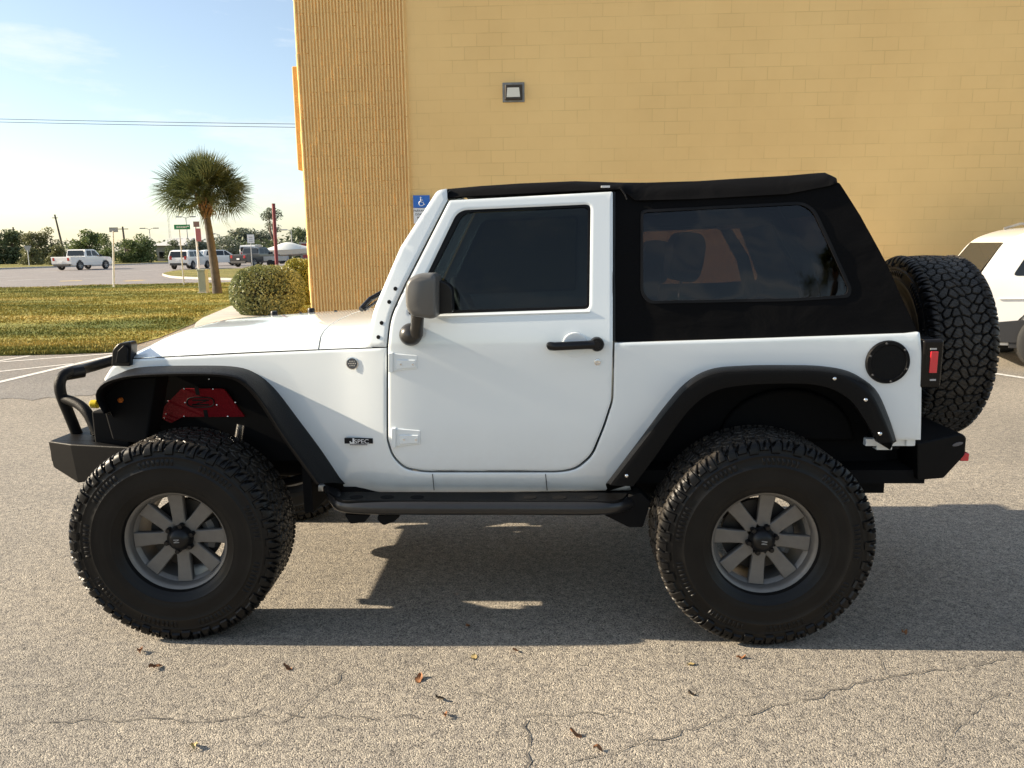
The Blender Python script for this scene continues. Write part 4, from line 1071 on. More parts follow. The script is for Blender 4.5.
for i in range(NR+1):
    u = (len(edge_px)-1)*i/NR; e, t_ = roofcurve(u)
    E = hit(e[0], e[1], lambda x, z: ST(x, z)-.012); T = at(t_[0], t_[1]+1.2, 3.37)
    row = [E+Vector((0, .03, -.004)), E]
    sag = .006*noise.noise(Vector((i*.13, 1, 0)))
    for q in (.2, .4, .6, .8, .92): 
        p = E.lerp(T, q); p.y -= .012*math.sin(q*math.pi); p.y += .008*noise.noise(Vector((i*.16+q, q*3.1, 4))); p.z += .012*q*(1-q); row.append(p)
    for j in range(13):
        v_ = j/12; p = Vector((T.x, T.y+(2*YC-2*T.y)*v_, T.z+.022*(1-(2*v_-1)**2)+sag*math.sin(v_*math.pi))); row.append(p)
    for p in row[6::-1]: row.append(Vector((p.x, 2*YC-p.y, p.z)))
    rows.append(row)
m = len(rows[0]); k = len(b.v)
for r in rows: b.v += [tuple(p) for p in r]
for i in range(NR):
    for j in range(m-1): b.f.append((k+i*m+j, k+i*m+j+1, k+(i+1)*m+j+1, k+(i+1)*m+j))
# sloping back curtain
n0, n1 = hit(838, 181.5, ST), hit(916.5, 331, ST)
L_ = [hit(x, y, ST) for x, y in ((836, 181), (860, 215), (886, 263), (902, 299), (917, 331))]
for u, v in zip(L_, L_[1:]):
    b.add([(u.x, u.y, u.z), (v.x, v.y, v.z), (v.x, 2*YC-v.y, v.z), (u.x, 2*YC-u.y, u.z)], [(0, 1, 2, 3)])
top = jb(b, 'soft_top', M_TOP, smooth=60)
for far in (0, 1):
    f = (lambda b: b.mirrored(YC)) if far else (lambda b: b)
    b = MB().panel(wpz, wr, [wpz2], t=.010, grid=0, step=.03, off=-.004); jb(f(b), 'window_binding', M_FRIT, top, smooth=40)
    b = MB().panel(wpz2, wr, t=.003, grid=.05, step=.04, off=.004); jb(f(b), 'window', M_VINYL, top, smooth=60)
u, v = L_[0].lerp(L_[-1], .2), L_[0].lerp(L_[-1], .72)
b = MB().add([(u.x+.012, u.y+.12, u.z), (v.x+.012, v.y+.12, v.z), (v.x+.012, 2*YC-v.y-.12, v.z), (u.x+.012, 2*YC-u.y-.12, u.z)], [(0, 1, 2, 3)]); jb(b, 'rear_window', M_LAMPD, top)
# door surround rail, snap tab
qa, qb = hit(614.2, 341, ST), hit(614.2, 192, ST); b = MB().tube([(qa.x, qa.y+.004, qa.z), (qb.x, qb.y+.004, qb.z)], .006, 8); jb(b, 'door_surround', M_PLAS2, top)
q = at(605.5, 186.6, 3.28); b = MB().box((q.x-.018, q.y-.004, q.z-.004), (q.x+.018, q.y+.006, q.z+.004)); jb(b, 'tab', M_TEXT, top)
q1, q2 = at(619.5, 187, 3.27), at(627, 199.5, 3.26); b = MB().tube([q1, q1.lerp(q2, .6)+Vector((.004, 0, 0)), q2], .0035, 6); jb(b, 'strap', M_PLAS, top)

# --- fuel cap, tail lamp
q = hit(887.3, 362, S); b = MB().lathe([(0, -.010), (.070, -.010), (.0735, -.014), (.086, -.013), (.090, -.004), (.090, .004)], (q.x, q.y, q.z), 48); fc = jb(b, 'fuel_cap', M_PLAS, smooth=35)
for k in range(6):
    an = R(30+60*k+10); b = MB().lathe([(0, -.018), (.004, -.018), (.0045, -.012)], (q.x+.080*math.cos(an), q.y, q.z+.080*math.sin(an)), 10); jb(b, 'bolt', M_RIML, fc)
yt = S(xr, 1.1)
lx0, lx1 = at(921.5, 360, yt).x, at(943.5, 360, yt-.005).x; lz0, lz1 = at(932, 388, yt).z, at(932, 339.5, yt).z
def lamp(far):
    f = (lambda b: b.mirrored(YC)) if far else (lambda b: b)
    b = MB().box((lx0, yt-.004, lz0), (lx1, yt+.17, lz1)); l = jb(f(b), 'tail_light', M_LAMPD, bevel=.012, seg=3)
    r1, r2 = at(931, 351.5, yt-.006), at(936.8, 373, yt-.006)
    b = MB().box((r1.x, yt-.0075, r2.z), (r2.x, yt-.002, r1.z)); jb(f(b), 'side_marker', M_LAMPR, l, bevel=.002)
    b = MB()
    for py, a_, c_ in ((349, 930.5, 937), (380, 930, 936)):
        for i in range(4): x = at(a_+(c_-a_)*i/4, py, yt-.006).x; z = at(a_, py, yt-.006).z; b.box((x, yt-.0055, z-.0035), (x+.006, yt-.003, z+.0035))
    jb(f(b), 'lettering', mat('pale_print', (.4, .4, .4), .5), l)
    b = MB().box((lx1-.002, yt+.015, lz0+.02), (lx1+.004, yt+.15, lz1-.02)); jb(f(b), 'lens', mat('dark_red_lens', (.10, .01, .012), .15, coat=1), l)
lamp(False); lamp(True)

# --- bumpers
def bumper_front():
    ya, ym = 3.34, 3.46
    def pt(px, py, Y): p = at(px, py, Y); return (p.x, p.y, p.z)
    A = [pt(48.5, 441, ym), pt(52, 468, ym), pt(78, 480.5, 3.45), pt(103, 470, ya), pt(102, 433, ya), pt(72, 435.5, 3.5)]
    A2 = [(A[3][0]+.12, ya+.02, A[3][2]+.02), (A[4][0]+.12, ya+.02, A[4][2])]
    b = MB(); x0 = A[0][0]; zt, zl = A[0][2], A[1][2]
    zt = at(48.5, 441, ym).z; zl = at(52, 468, ym).z; zb2 = at(78, 480.5, 3.45).z
    xA = at(102, 433, ya).x
    # near wing: front plate corner, end plate; mirrored; centre joined
    P = [(x0, ym, zt), (x0+.01, ym, zl), (at(78, 480, 3.40).x, 3.40, zb2), (xA+.14, ya, zb2+.06), (xA+.14, ya, zt), (at(72, 436, 3.42).x, 3.40, zt),
         (x0+.22, ym, zt), (x0+.22, ym, zb2)]
    b.add(P, [(0, 5, 2, 1), (5, 4, 3, 2), (0, 6, 4, 5), (1, 2, 3, 7), (6, 7, 3, 4)])
    b.both(YC)
    b.box((x0+.0, ym, zl+.03), (x0+.22, 2*YC-ym, zt))
    f = jb(b, 'front_bumper', M_STEEL, bevel=.008)
    # hoop
    hx = at(58, 380, 3.55)
    def curve(pts):
        o = []
        for i in range(len(pts)-1):
            for k in range(6):
                t = k/6; p0, p1, p2, p3 = (Vector(pts[max(0, min(len(pts)-1, i+q))]) for q in (-1, 0, 1, 2))
                o.append(.5*((2*p1)+(p2-p0)*t+(2*p0-5*p1+4*p2-p3)*t*t+(3*p1-p0-3*p2+p3)*t**3))
        return o+[Vector(pts[-1])]
    c1 = [at(78, 436, 3.62), at(69, 414, 3.60), at(60.5, 392, 3.58), at(61.5, 378, 3.60), at(72, 371.5, 3.68), at(90, 367.5, 3.95)]
    m1 = [Vector((p.x, 2*YC-p.y, p.z)) for p in c1[::-1]]
    m1[0] = c1[-1]
    b = MB().tube(curve(c1[:-1]+[Vector((c1[-1].x, YC, c1[-1].z))]+m1[1:]), .026, 14)
    c2 = [at(62.5, 398, 3.585), at(78, 404, 3.55), at(88, 414, 3.52), at(97.5, 434, 3.50)]
    b.tube(curve(c2), .024, 14); b.tube(curve([Vector((p.x, 2*YC-p.y, p.z)) for p in c2]), .024, 14)
    jb(b, 'hoop', M_PLAS, f, smooth=60)
    q = at(71.5, 374, 3.66); b = MB().tube([q+Vector((-.02, -.02, .0)), q+Vector((.03, .05, .004))], .030, 14); jb(b, 'hoop_wrap', M_FRIT, f, smooth=50)
    q = at(92, 404, 3.72); b = MB().lathe([(0, -.01), (.016, -.007), (.022, 0), (.022, .03)], (q.x, q.y, q.z), 24, 'x'); jb(b, 'fog_lamp', mat('yellow_lens', (.65, .5, .04), .2, coat=1), f, smooth=40)
    q = at(97, 425, 3.46); b = MB().box((q.x-.01, 3.44, q.z-.16), (q.x+.16, 3.50, q.z+.07)); b.both(YC); jb(b, 'bumper_bracket', M_DARK, f, bevel=.01, split=True)
bumper_front()
ya, yb2 = 3.27, 3.40
r_ = [(917, 443.5), (962, 433.5, 3), (967, 437, 3), (965.5, 455, 2), (944, 478.5), (917.5, 480.5)]
rpz = XZ(fillet(r_, 0, 3), ya)
b = MB(); n = len(rpz); pc = ccw(rpz)
b.prism(rpz, ya, 2*YC-ya)
rb = jb(b, 'rear_bumper', M_STEEL, bevel=.014, seg=3)
q = at(957.5, 444, ya); b = MB().prism([(q.x+.022*math.cos(R(a)), q.z+.008*math.sin(R(a))+.006*math.cos(R(a))) for a in range(0, 360, 20)], ya-.003, ya+.006); jb(b, 'side_lamp', mat('dull_lens', (.09, .09, .10), .25), rb)
q = at(963, 456, ya+.05); b = MB().box((q.x-.02, ya+.03, q.z-.018), (q.x+.016, ya+.09, q.z+.018)); jb(b, 'reflector', M_LAMPR, rb, bevel=.004)
q1, q2 = at(838, 446, 3.5), at(917, 473, 3.5); b = MB().box((q1.x, 3.46, q2.z), (q2.x+.05, 3.54, q1.z)); b.both(YC); jb(b, 'bumper_bracket', M_DARK, rb, bevel=.01, split=True)
q1, q2 = hit(869, 440.5, S), hit(921, 448, S); b = MB().box((q1.x, q1.y+.03, q2.z), (q2.x-.01, q1.y+.06, q1.z)); b.box((q1.x+.05, q1.y+.04, q2.z-.02), (q2.x-.1, q1.y+.08, q2.z+.004)); b.both(YC); jb(b, 'body_mount', M_WHITE, bevel=.004, split=True)

# --- cabin
b = MB(); b.box((XF+.62, 3.30, .64), (XR+.75, 2*YC-3.30, .70)); b.box((XF+.64, 3.30, .70), (XF+.72, 2*YC-3.30, 1.2)); jb(b, 'cabin_floor', M_DARK)
b = MB(); zd = at(420, 318, 3.3).z; xd = at(398, 318, 3.3).x
b.box((xd-.0, 3.33, zd-.28), (xd+.16, 2*YC-3.33, zd-.01)); jb(b, 'dashboard', M_DARK, bevel=.04, seg=3)
sx = at(470, 290, 3.6).x
b = MB(); rot = Matrix.Rotation(R(-24), 3, 'Y')
ring = [Vector((sx, 3.62, zd-.02))+rot @ Vector((0, .185*math.cos(t), .185*math.sin(t))) for t in np.linspace(0, 2*math.pi, 33)]
b.tube(ring, .016, 10, False); b.tube([Vector((sx, 3.62, zd-.02))+rot @ Vector((0, -.18, 0)), Vector((sx, 3.62, zd-.02))+rot @ Vector((0, .18, 0))], .022, 8); b.tube([(sx, 3.62, zd-.02), (sx-.3, 3.62, zd-.12)], .03, 10)
jb(b, 'steering_wheel', mat('grey_rim_cover', (.10, .10, .11), .5), smooth=60)
def oval(cx, cz, a, h, tilt=0, p=.62):
    o = []
    for k in range(28):
        t = 2*math.pi*k/28; x = a*math.copysign(abs(math.cos(t))**p, math.cos(t)); z = h*math.copysign(abs(math.sin(t))**p, math.sin(t))
        o.append((cx+x*math.cos(tilt)+z*math.sin(tilt), cz+z*math.cos(tilt)-x*math.sin(tilt)))
    return o
def seat(x, y, zs, w, top_):
    b = MB(); b.prism(oval(x-.22, zs, .27, .085), y-w/2, y+w/2); b.prism(oval(x+.10, (zs+top_)/2, .08, (top_-zs)/2+.05, R(13)), y-w/2, y+w/2)
    return jb(b, 'seat', M_SEAT, bevel=.05, seg=4, smooth=60, split=False)
def headrest(x, y, z, par, w=.24, a=.075, h=.115):
    b = MB(); b.prism(oval(x, z, a, h, R(8)), y-w/2, y+w/2); b.tube([(x-.02, y, z-h-.1), (x, y, z)], .008, 6)
    jb(b, 'headrest', M_SEAT, par, bevel=.04, seg=4, smooth=60)
for y in (3.60, 4.28):
    s1 = seat(at(600, 320, y).x+.02, y, .92, .48, 1.38); headrest(at(600, 320, y).x+.18, y, 1.50, s1)
s2 = seat(at(700, 300, 3.9).x+.06, YC, .98, .86, 1.34)
for px, py, Y in ((684, 257, 3.74), (654, 262, 4.22)): q = at(px, py, Y); headrest(q.x, Y, q.z, s2, .22, .075, .115)
b = MB()
hx1, hx2 = at(622, 215, 3.4).x, at(800, 212, 3.4).x
for y in (3.42, 2*YC-3.42):
    b.tube([(hx1, y-.06, 1.15), (hx1, y-.02, 1.55), (hx1+.01, y, 1.78), (hx2-.1, y, 1.80), (hx2+.02, y-.03, 1.6), (hx2+.12, y-.08, 1.2)], .036, 12)
for x in (hx1+.0, hx2-.1): b.tube([(x, 3.42, 1.79), (x, 2*YC-3.42, 1.79)], .034, 12)
jb(b, 'roll_bar', M_FRIT, smooth=60)
# ------------------------------------------------------------------ other vehicles
M_CWHITE = mat('plain_white_paint', (.78, .77, .74), .3, coat=.8); M_CSILV = mat('silver_paint', (.42, .43, .44), .3, .3, coat=.8); M_CDARK = mat('dark_car_paint', (.03, .032, .036), .3, coat=.8)
M_CGLASS = mat('dark_window_glass', (.012, .014, .016), .04, spec=.5); M_CTYRE = mat('plain_tyre', (.018, .018, .018), .7); M_CRIM = mat('plain_alloy', (.30, .30, .31), .35, .7)
M_CTRIM = mat('dark_trim', (.03, .03, .032), .6)
def shell(outline, hw, step=.12, grid=.16):
    """closed body: side outline in (x, z), half width hw(x, z)"""
    o = subdiv(ccw(outline), step); V, T, L = fill(o, (), grid); n = len(V); b = MB()
    b.v = [(x, -hw(x, z), z) for x, z in V]+[(x, hw(x, z), z) for x, z in V]
    b.f = list(T)+[tuple(i+n for i in t[::-1]) for t in T]
    l = L[0]
    for i in range(len(l)): a, c = l[i], l[(i+1) % len(l)]; b.f.append((c, a, a+n, c+n))
    return b
def auto(name, label, cat, loc, head, paint, outline, wins, fronts, W, belt, lean, wheels, wr, group=None, bev=.03, extra=None, spokes=0):
    """fronts: [(x1, z1, x2, z2)] glass across the car on the sloping faces"""
    rt = empty(name, loc, head); tag(rt, label, cat, group)
    hw = lambda x, z: W - (max(0, z-belt)*lean) - .05*max(0, (.55-z)/.3)**2
    body_ = shell(outline, hw).build('body', paint, rt, smooth=32, bevel=bev)
    for w in wins:
        for sg in (-1, 1):
            V, T, L = fill(subdiv(ccw(fillet(w, .05, 3)), .12), (), .2); b = MB()
            b.v = [(x, sg*(hw(x, z)+.006), z) for x, z in V]; b.f = T if sg < 0 else [t[::-1] for t in T]
            o = b.build('window', M_CGLASS, rt, smooth=60)
    for (x1, z1, x2, z2) in fronts:
        a, c = hw(x1, z1)-.10, hw(x2, z2)-.10; nx, nz = (z2-z1), -(x2-x1); ln = math.hypot(nx, nz); s = .008/ln*(1 if nx*(x1+x2)/2 > 0 or True else -1)
        if nz < 0: nx, nz = -nx, -nz
        nx, nz = nx*.008/ln, nz*.008/ln
        b = MB().add([(x1+nx, -a, z1+nz), (x1+nx, a, z1+nz), (x2+nx, c, z2+nz), (x2+nx, -c, z2+nz)], [(0, 1, 2, 3)]); b.build('windscreen', M_CGLASS, rt)
    for x in wheels:
        for sg in (-1, 1):
            b = MB(); y = sg*(W-.012)
            b.prism([(x+wr*1.22*math.cos(R(a)), wr+wr*1.22*math.sin(R(a))) for a in range(-12, 193, 12)], y-.012, y+.012); b.build('wheel_arch', M_CTRIM, rt)
            we = bpy.data.objects.new('wheel', None); COL.objects.link(we); we.parent = rt; we.location = (x, sg*(W-.05), wr); we.rotation_euler = (0, 0, 0 if sg < 0 else math.pi)
            b = MB().lathe([(wr*.62, -.10), (wr*.7, -.125), (wr*.9, -.12), (wr*.985, -.10), (wr, -.06), (wr, .08), (wr*.9, .11), (wr*.6, .1)], n=40); b.build('tyre', M_CTYRE, we, smooth=40)
            b = MB().lathe([(wr*.66, -.105), (wr*.62, -.11), (wr*.58, -.085), (wr*.56, .05), (.0, .05)], n=36)
            ns = spokes or 6
            for k in range(ns):
                an = 2*math.pi*k/ns; ca, sa = math.cos(an), math.sin(an); t = wr*(.09 if not spokes else .045); s0 = len(b.v)
                for r_, yy in ((.03, -.075), (wr*.6, -.095)):
                    for tt, y2 in ((-t, yy), (t, yy), (t, yy+.03), (-t, yy+.03)): b.v.append((r_*ca-tt*sa, y2, r_*sa+tt*ca))
                b.f += [(s0+j, s0+4+j, s0+4+(j+1) % 4, s0+(j+1) % 4) for j in range(4)]
            b.lathe([(0, -.085), (.05, -.085), (.055, -.06)], n=16); b.build('rim', M_CRIM, we, smooth=30)
    if extra: extra(rt, hw)
    return rt
M_LR = mat('tail_lens', (.35, .01, .012), .2, coat=1); M_LW = mat('clear_lens', (.7, .7, .68), .15, coat=1)
def lights(xf, xb, zf, zb, W):
    def f(rt, hw):
        for sg in (-1, 1):
            b = MB().box((xb-.015, sg*(W-.24)-.11 if sg > 0 else -(W-.24)-.11, zb-.14), (xb+.10, sg*(W-.24)+.12 if sg > 0 else -(W-.24)+.11, zb+.16)); b.build('tail_light', M_LR, rt, bevel=.02)
            b = MB().box((xf-.10, sg*(W-.28)-.14, zf-.09), (xf+.012, sg*(W-.28)+.14, zf+.09)); b.build('headlight', M_LW, rt, bevel=.02)
        b = MB().box((xb-.02, -W*.86, .36), (xb+.12, W*.86, .58)); b.build('rear_bumper', M_CTRIM, rt, bevel=.03)
        b = MB().box((xb-.022, -.16, .72), (xb, .16, .86)); b.build('number_plate', M_SWHITE, rt)
    return f
# white family car beside the wall on the right
def suv_extra(rt, hw):
    lights(2.42, -2.5, .95, 1.05, .97)(rt, hw)
    for sg in (-1, 1):
        b = MB().tube([(1.0, sg*.70, 1.845), (.9, sg*.70, 1.91), (-.2, sg*.70, 1.955), (-1.55, sg*.70, 1.915), (-1.75, sg*.70, 1.85)], .02, 8); b.build('roof_rail', M_ALU, rt, smooth=50)
        b = MB().prism([(-2.40, .36), (-1.9, .36), (-1.86, .50), (-1.80, .62), (-1.9, .66), (-2.44, .60)], sg*.972-.012, sg*.972+.012); b.prism([(-.98, .33), (.98, .33), (.98, .45), (-.98, .47)], sg*.972-.012, sg*.972+.012); b.build('sill_cladding', M_CTRIM, rt, bevel=.006)
        for x in (-.55, .55):
            b = MB().tube([(x, sg*.985, 1.02), (x+.03, sg*1.01, 1.03), (x+.20, sg*1.01, 1.035), (x+.23, sg*.985, 1.03)], .013, 8); b.build('door_handle', M_CWHITE, rt, smooth=50)
        for x in (-.95, .12, 1.12):
            b = MB().box((x-.004, sg*.976-.001, .50), (x+.004, sg*.976+.001, 1.10)); b.build('door_gap', M_BLK, rt)
        b = MB().tube([(-2.2, sg*.981, .93), (-1.0, sg*.983, .95), (1.2, sg*.983, .93), (2.0, sg*.97, .88)], .008, 6); b.build('body_crease', M_CWHITE, rt, smooth=60)
        b = MB().tube([(-1.04, sg*.962, 1.23), (-.90, sg*.845, 1.755)], .035, 6); b.build('pillar', M_CTRIM, rt, smooth=60)
SUVO = [(x, z*1.065 if z > .9 else z) for x, z in fillet([(-2.46, .40, .1), (-2.5, .75, .2), (-2.45, 1.10, .2), (-2.12, 1.60, .15), (-1.75, 1.735, .3), (-.6, 1.79, .4), (.6, 1.74, .4), (1.35, 1.12, .2), (2.25, 1.02, .2), (2.48, .75, .2), (2.42, .32, .1), (-2.2, .32, .1)])]
sp0 = at(1021, 343, 10.2)
suv = auto('parked_car', 'white family car parked by the yellow wall, half hidden by the spare tyre', 'car', (sp0.x+2.1, 10.73, 0), R(-14), M_CWHITE, SUVO,
     [[(-2.06, 1.23), (-1.08, 1.23), (-.94, 1.755), (-1.66, 1.74), (-1.86, 1.58)], [(-1.00, 1.23), (.06, 1.23), (.06, 1.78), (-.86, 1.765)], [(.16, 1.23), (1.02, 1.23), (.50, 1.76), (.16, 1.78)]],
     [(.72, 1.77, 1.28, 1.25), (-2.15, 1.65, -2.44, 1.22)], .97, 1.12, .20, (-1.56, 1.52), .39, extra=suv_extra, bev=.03, spokes=10)

PICK = fillet([(-2.9, .55, .08), (-2.95, 1.22, .05), (-.95, 1.22), (-.80, 1.88, .15), (.55, 1.90, .2), (1.25, 1.25, .1), (2.75, 1.15, .2), (2.9, .55, .12), (2.6, .42), (-2.6, .45)])
def pick_extra(rt, hw):
    lights(2.86, -2.93, .95, 1.0, .98)(rt, hw)
    b = MB().box((-2.75, -.80, 1.10), (-1.05, .80, 1.235)); b.build('load_bed', M_CTRIM, rt)
    for sg in (-1, 1): b = MB().cbox((1.05, sg*1.12, 1.32), (.12, .2, .22)); b.build('side_mirror', M_CTRIM, rt, bevel=.02)
def pk(name, label, px, py, head, paint, **k):
    return auto(name, label, 'pickup truck', tuple(ground(px, py, .006)), R(head), paint, PICK, [[(-.70, 1.28), (.0, 1.28), (.0, 1.78), (-.62, 1.78)], [(.08, 1.28), (1.0, 1.28), (.52, 1.78), (.08, 1.78)]], [(-.87, 1.80, -.94, 1.30), (.62, 1.80, 1.20, 1.28)], .99, 1.22, .16, (-1.75, 1.85), .42, extra=pick_extra, bev=.03, **k)
pk('pickup_truck', 'white pickup truck with its tailgate towards us, alone on the road at the far left', 84, 269.5, 84, M_CWHITE)
HATCH = fillet([(-2.2, .45, .1), (-2.25, 1.0, .15), (-2.0, 1.62, .12), (-1.5, 1.72, .2), (.2, 1.70, .3), (1.05, 1.12, .2), (2.1, 1.0, .2), (2.25, .6, .15), (2.1, .35), (-2.0, .35)])
HW = [[(-1.85, 1.12), (-.95, 1.12), (-.95, 1.58), (-1.7, 1.58)], [(-.88, 1.12), (.0, 1.12), (.0, 1.60), (-.88, 1.60)], [(.06, 1.12), (.82, 1.12), (.22, 1.60), (.06, 1.60)]]
def hatch(label, px, py, head, paint, name='parked_car'):
    return auto(name, label, 'car', tuple(ground(px, py, .006)), R(head), paint, HATCH, HW, [(.30, 1.64, .98, 1.16), (-2.02, 1.58, -2.22, 1.06)], .92, 1.08, .2, (-1.35, 1.4), .36, extra=lights(2.2, -2.24, .85, 1.0, .92), bev=.03)
hatch('white estate car driving away behind the green street sign', 191, 268.8, 88, M_CWHITE, 'white_car')
hatch('small white car partly hidden behind the palm trunk', 222, 265.6, 40, M_CWHITE, 'white_car')
VAN = fillet([(-2.9, .45, .1), (-2.95, 2.2, .25), (1.5, 2.35, .4), (2.3, 1.4, .2), (2.9, 1.15, .2), (2.95, .5, .1), (-2.6, .4)])
auto('white_van', 'white panel van standing behind the white road sign', 'van', tuple(ground(253, 262.6, .006)), R(100), M_CWHITE, VAN, [[(.9, 1.4), (1.95, 1.4), (1.4, 2.05), (.9, 2.05)]], [(1.6, 2.2, 2.25, 1.48), (-2.955, 2.0, -2.945, 1.45)], 1.0, 1.4, .12, (-1.8, 1.9), .36, extra=lights(2.9, -2.93, .9, 1.2, 1.0))
pk('pickup_truck', 'dark pickup truck stopped in front of the white van', 257, 266.4, 75, M_CDARK)
# covered boat on its trailer
q = ground(291, 263.5); bt = empty('boat', (q.x, q.y, 0), R(15)); tag(bt, 'covered white motor boat on a trailer beyond the hedge', 'boat')
b = MB(); rows = []
for i in range(15):
    t = i/14; x = -3.0+6.0*t; w = 1.15*(1-max(0, (t-.45)/.55)**2.2)+.02
    rows.append([(x, -w, 1.6+.25*t*t), (x, -w*.85, 1.0+.3*t*t), (x, 0, .75+.55*t**3), (x, w*.85, 1.0+.3*t*t), (x, w, 1.6+.25*t*t)])
for r in rows: b.v += r
for i in range(14):
    for j in range(4): b.f.append((i*5+j, i*5+j+1, i*5+j+6, i*5+j+5))
b.f.append((0, 1, 2, 3, 4)); b.build('hull', mat('cream_gelcoat', (.62, .58, .50), .35), bt, smooth=40)
b = MB(); 
for i in range(15):
    t = i/14; x = -3.0+6.0*t; w = 1.18*(1-max(0, (t-.45)/.55)**2.2)+.03; h = 1.62+.25*t*t; c_ = h+.75*math.exp(-((t-.45)/.28)**2)+.08
    b.v += [(x, -w, h-.05), (x, -w*.55, h+(c_-h)*.7), (x, 0, c_), (x, w*.55, h+(c_-h)*.7), (x, w, h-.05)]
for i in range(14):
    for j in range(4): b.f.append((i*5+j, i*5+j+1, i*5+j+6, i*5+j+5))
b.build('cover', mat('pale_canvas', (.60, .62, .60), .8), bt, smooth=40)
b = MB(); b.box((-2.6, -.9, .5), (3.6, -.8, .62)); b.box((-2.6, .8, .5), (3.6, .9, .62)); b.box((3.4, -.9, .5), (4.6, .9, .6)); b.box((-1.6, -.8, .62), (-1.4, .8, .95)); b.box((1.2, -.8, .62), (1.4, .8, 1.05))
tr_ = b.build('trailer', M_ALU, bt)
for sg in (-1, 1):
    for x in (-1.0, -.2): b = MB().lathe([(0, -.1), (.3, -.1), (.33, -.06), (.33, .1), (0, .1)], (x, sg*1.05, .33), 24); b.build('wheel', M_CTYRE, tr_, smooth=40)
# low utility trailer
q = ground(272, 266.2); ut = empty('utility_trailer', (q.x, q.y, 0), R(10)); tag(ut, 'low grey open trailer beside the dark red pole', 'trailer')
b = MB(); b.box((-1.6, -.8, .55), (1.6, .8, .65)); b.box((-1.6, -.8, .65), (1.6, -.75, 1.0)); b.box((-1.6, .75, .65), (1.6, .8, 1.0)); b.box((1.6, -.05, .5), (2.8, .05, .6)); b.build('bed', M_CSILV, ut)
for sg in (-1, 1): b = MB().lathe([(0, -.1), (.3, -.1), (.33, -.06), (.33, .1), (0, .1)], (0, sg*.92, .33), 24); b.build('wheel', M_CTYRE, ut, smooth=40)

# ------------------------------------------------------------------ signs, poles, box
M_GALV = mat('galvanised_steel', (.42, .43, .43), .5, .4, var=.1, vscale=5); M_WOOD = mat('grey_pole_wood', (.10, .085, .07), .9, var=.2, vscale=8); M_PWHITE = mat('chalky_white_post', (.66, .66, .64), .6)
def base(px, py, off=0): q = ground(px, py); return q
def zat(px, py, q):  # height seen at a pixel for something standing at q
    d = ray(px, py); t = (q.y)/d.y; return CAM_H+d.z*t
def post(name, label, cat, px, py, top, r=.04, m=M_GALV, group=None, pxt=None):
    q = base(px, py); z = zat(px, top, q); lean = 0
    if pxt: t_ = at(pxt, top, q.y); lean = t_.x-q.x
    o = empty(name, (q.x, q.y, 0)); tag(o, label, cat, group)
    MB().tube([(0, 0, -.1), (lean, 0, z)], [r, r*.8], 10).build('post', m, o, smooth=50); return o, q, z
M_SBACK = mat('sign_back', (.30, .30, .31), .5, .3); M_SGREEN = mat('sign_green', (.01, .20, .07), .45); M_SRED = mat('faded_sign_red', (.38, .12, .12), .5)
o, q, z = post('road_sign', 'small square sign seen from behind on a white post in the lawn', 'sign', 113.7, 289, 231, .045, M_PWHITE, pxt=113)
w = 9/769*q.y*.5; lx_ = at(113, 231, q.y).x-q.x; MB().box((lx_-w, .05, z-.05), (lx_+w, .065, z+w*.8)).build('plate', M_SBACK, o)
o, q, z = post('street_sign', 'green street name sign with white letters on a thin post by the palm', 'sign', 184.2, 287, 229.5, .035, M_GALV)
xa, xb = at(174.2, 227, q.y).x-q.x, at(190, 227, q.y).x-q.x; z1, z0 = zat(182, 224.6, q), zat(182, 229.4, q)
pl_ = MB().box((xa, -.015, z0), (xb, .01, z1)).build('plate', M_SGREEN, o)
rg = random.Random(2); b = MB(); x = xa+.16*(xb-xa)
while x < xb-.22*(xb-xa): w_ = rg.uniform(.035, .07); h_ = (z1-z0)*.42; b.box((x, -.019, (z0+z1)/2-h_/2), (x+w_*.75, -.015, (z0+z1)/2+h_/2*rg.uniform(.6, 1))); x += w_+.015
b.box((xb-.17*(xb-xa), -.019, (z0+z1)/2), (xb-.05*(xb-xa), -.015, (z0+z1)/2+.05)); b.build('lettering', M_SWHITE, pl_)
o, q, z = post('road_sign', 'white post by the palm with a small brown plate above a tall faded red plate', 'sign', 200, 282, 222, .06, M_PWHITE)
b = MB().box((at(194, 225, q.y).x-q.x, -.08, zat(196, 227, q)), (at(200, 225, q.y).x-q.x, -.065, zat(196, 221.5, q))); b.build('plate', mat('brown_plate', (.20, .12, .10), .5), o)
MB().box((at(195.5, 225, q.y).x-q.x, -.08, zat(196, 241.5, q)), (at(200.8, 225, q.y).x-q.x, -.065, zat(196, 228.5, q))).build('plate', M_SRED, o)
o, q, z = post('road_sign', 'white square sign on a thin post in front of the white van', 'sign', 252.5, 268, 234.5, .04, M_GALV)
pl_ = MB().box((at(247.5, 240, q.y).x-q.x, -.06, zat(250, 243.3, q)), (at(254.5, 240, q.y).x-q.x, -.045, zat(250, 234.5, q))).build('plate', M_SWHITE, o)
b = MB()
for k in (237.2, 239.2, 241.2): b.box((at(249, 240, q.y).x-q.x, -.064, zat(250, k+.35, q)), (at(253, 240, q.y).x-q.x, -.06, zat(250, k-.35, q)))
b.build('lettering', M_SBACK, pl_)
o, q, z = post('road_sign', 'triangular sign seen from behind beyond the road at far left', 'sign', 29.5, 266.8, 250, .05, M_PWHITE)
b = MB(); b.prism([(-.5, z+.5), (.5, z+.5), (.05, z-.35), (-.05, z-.35)], .05, .065); b.build('plate', M_SBACK, o)
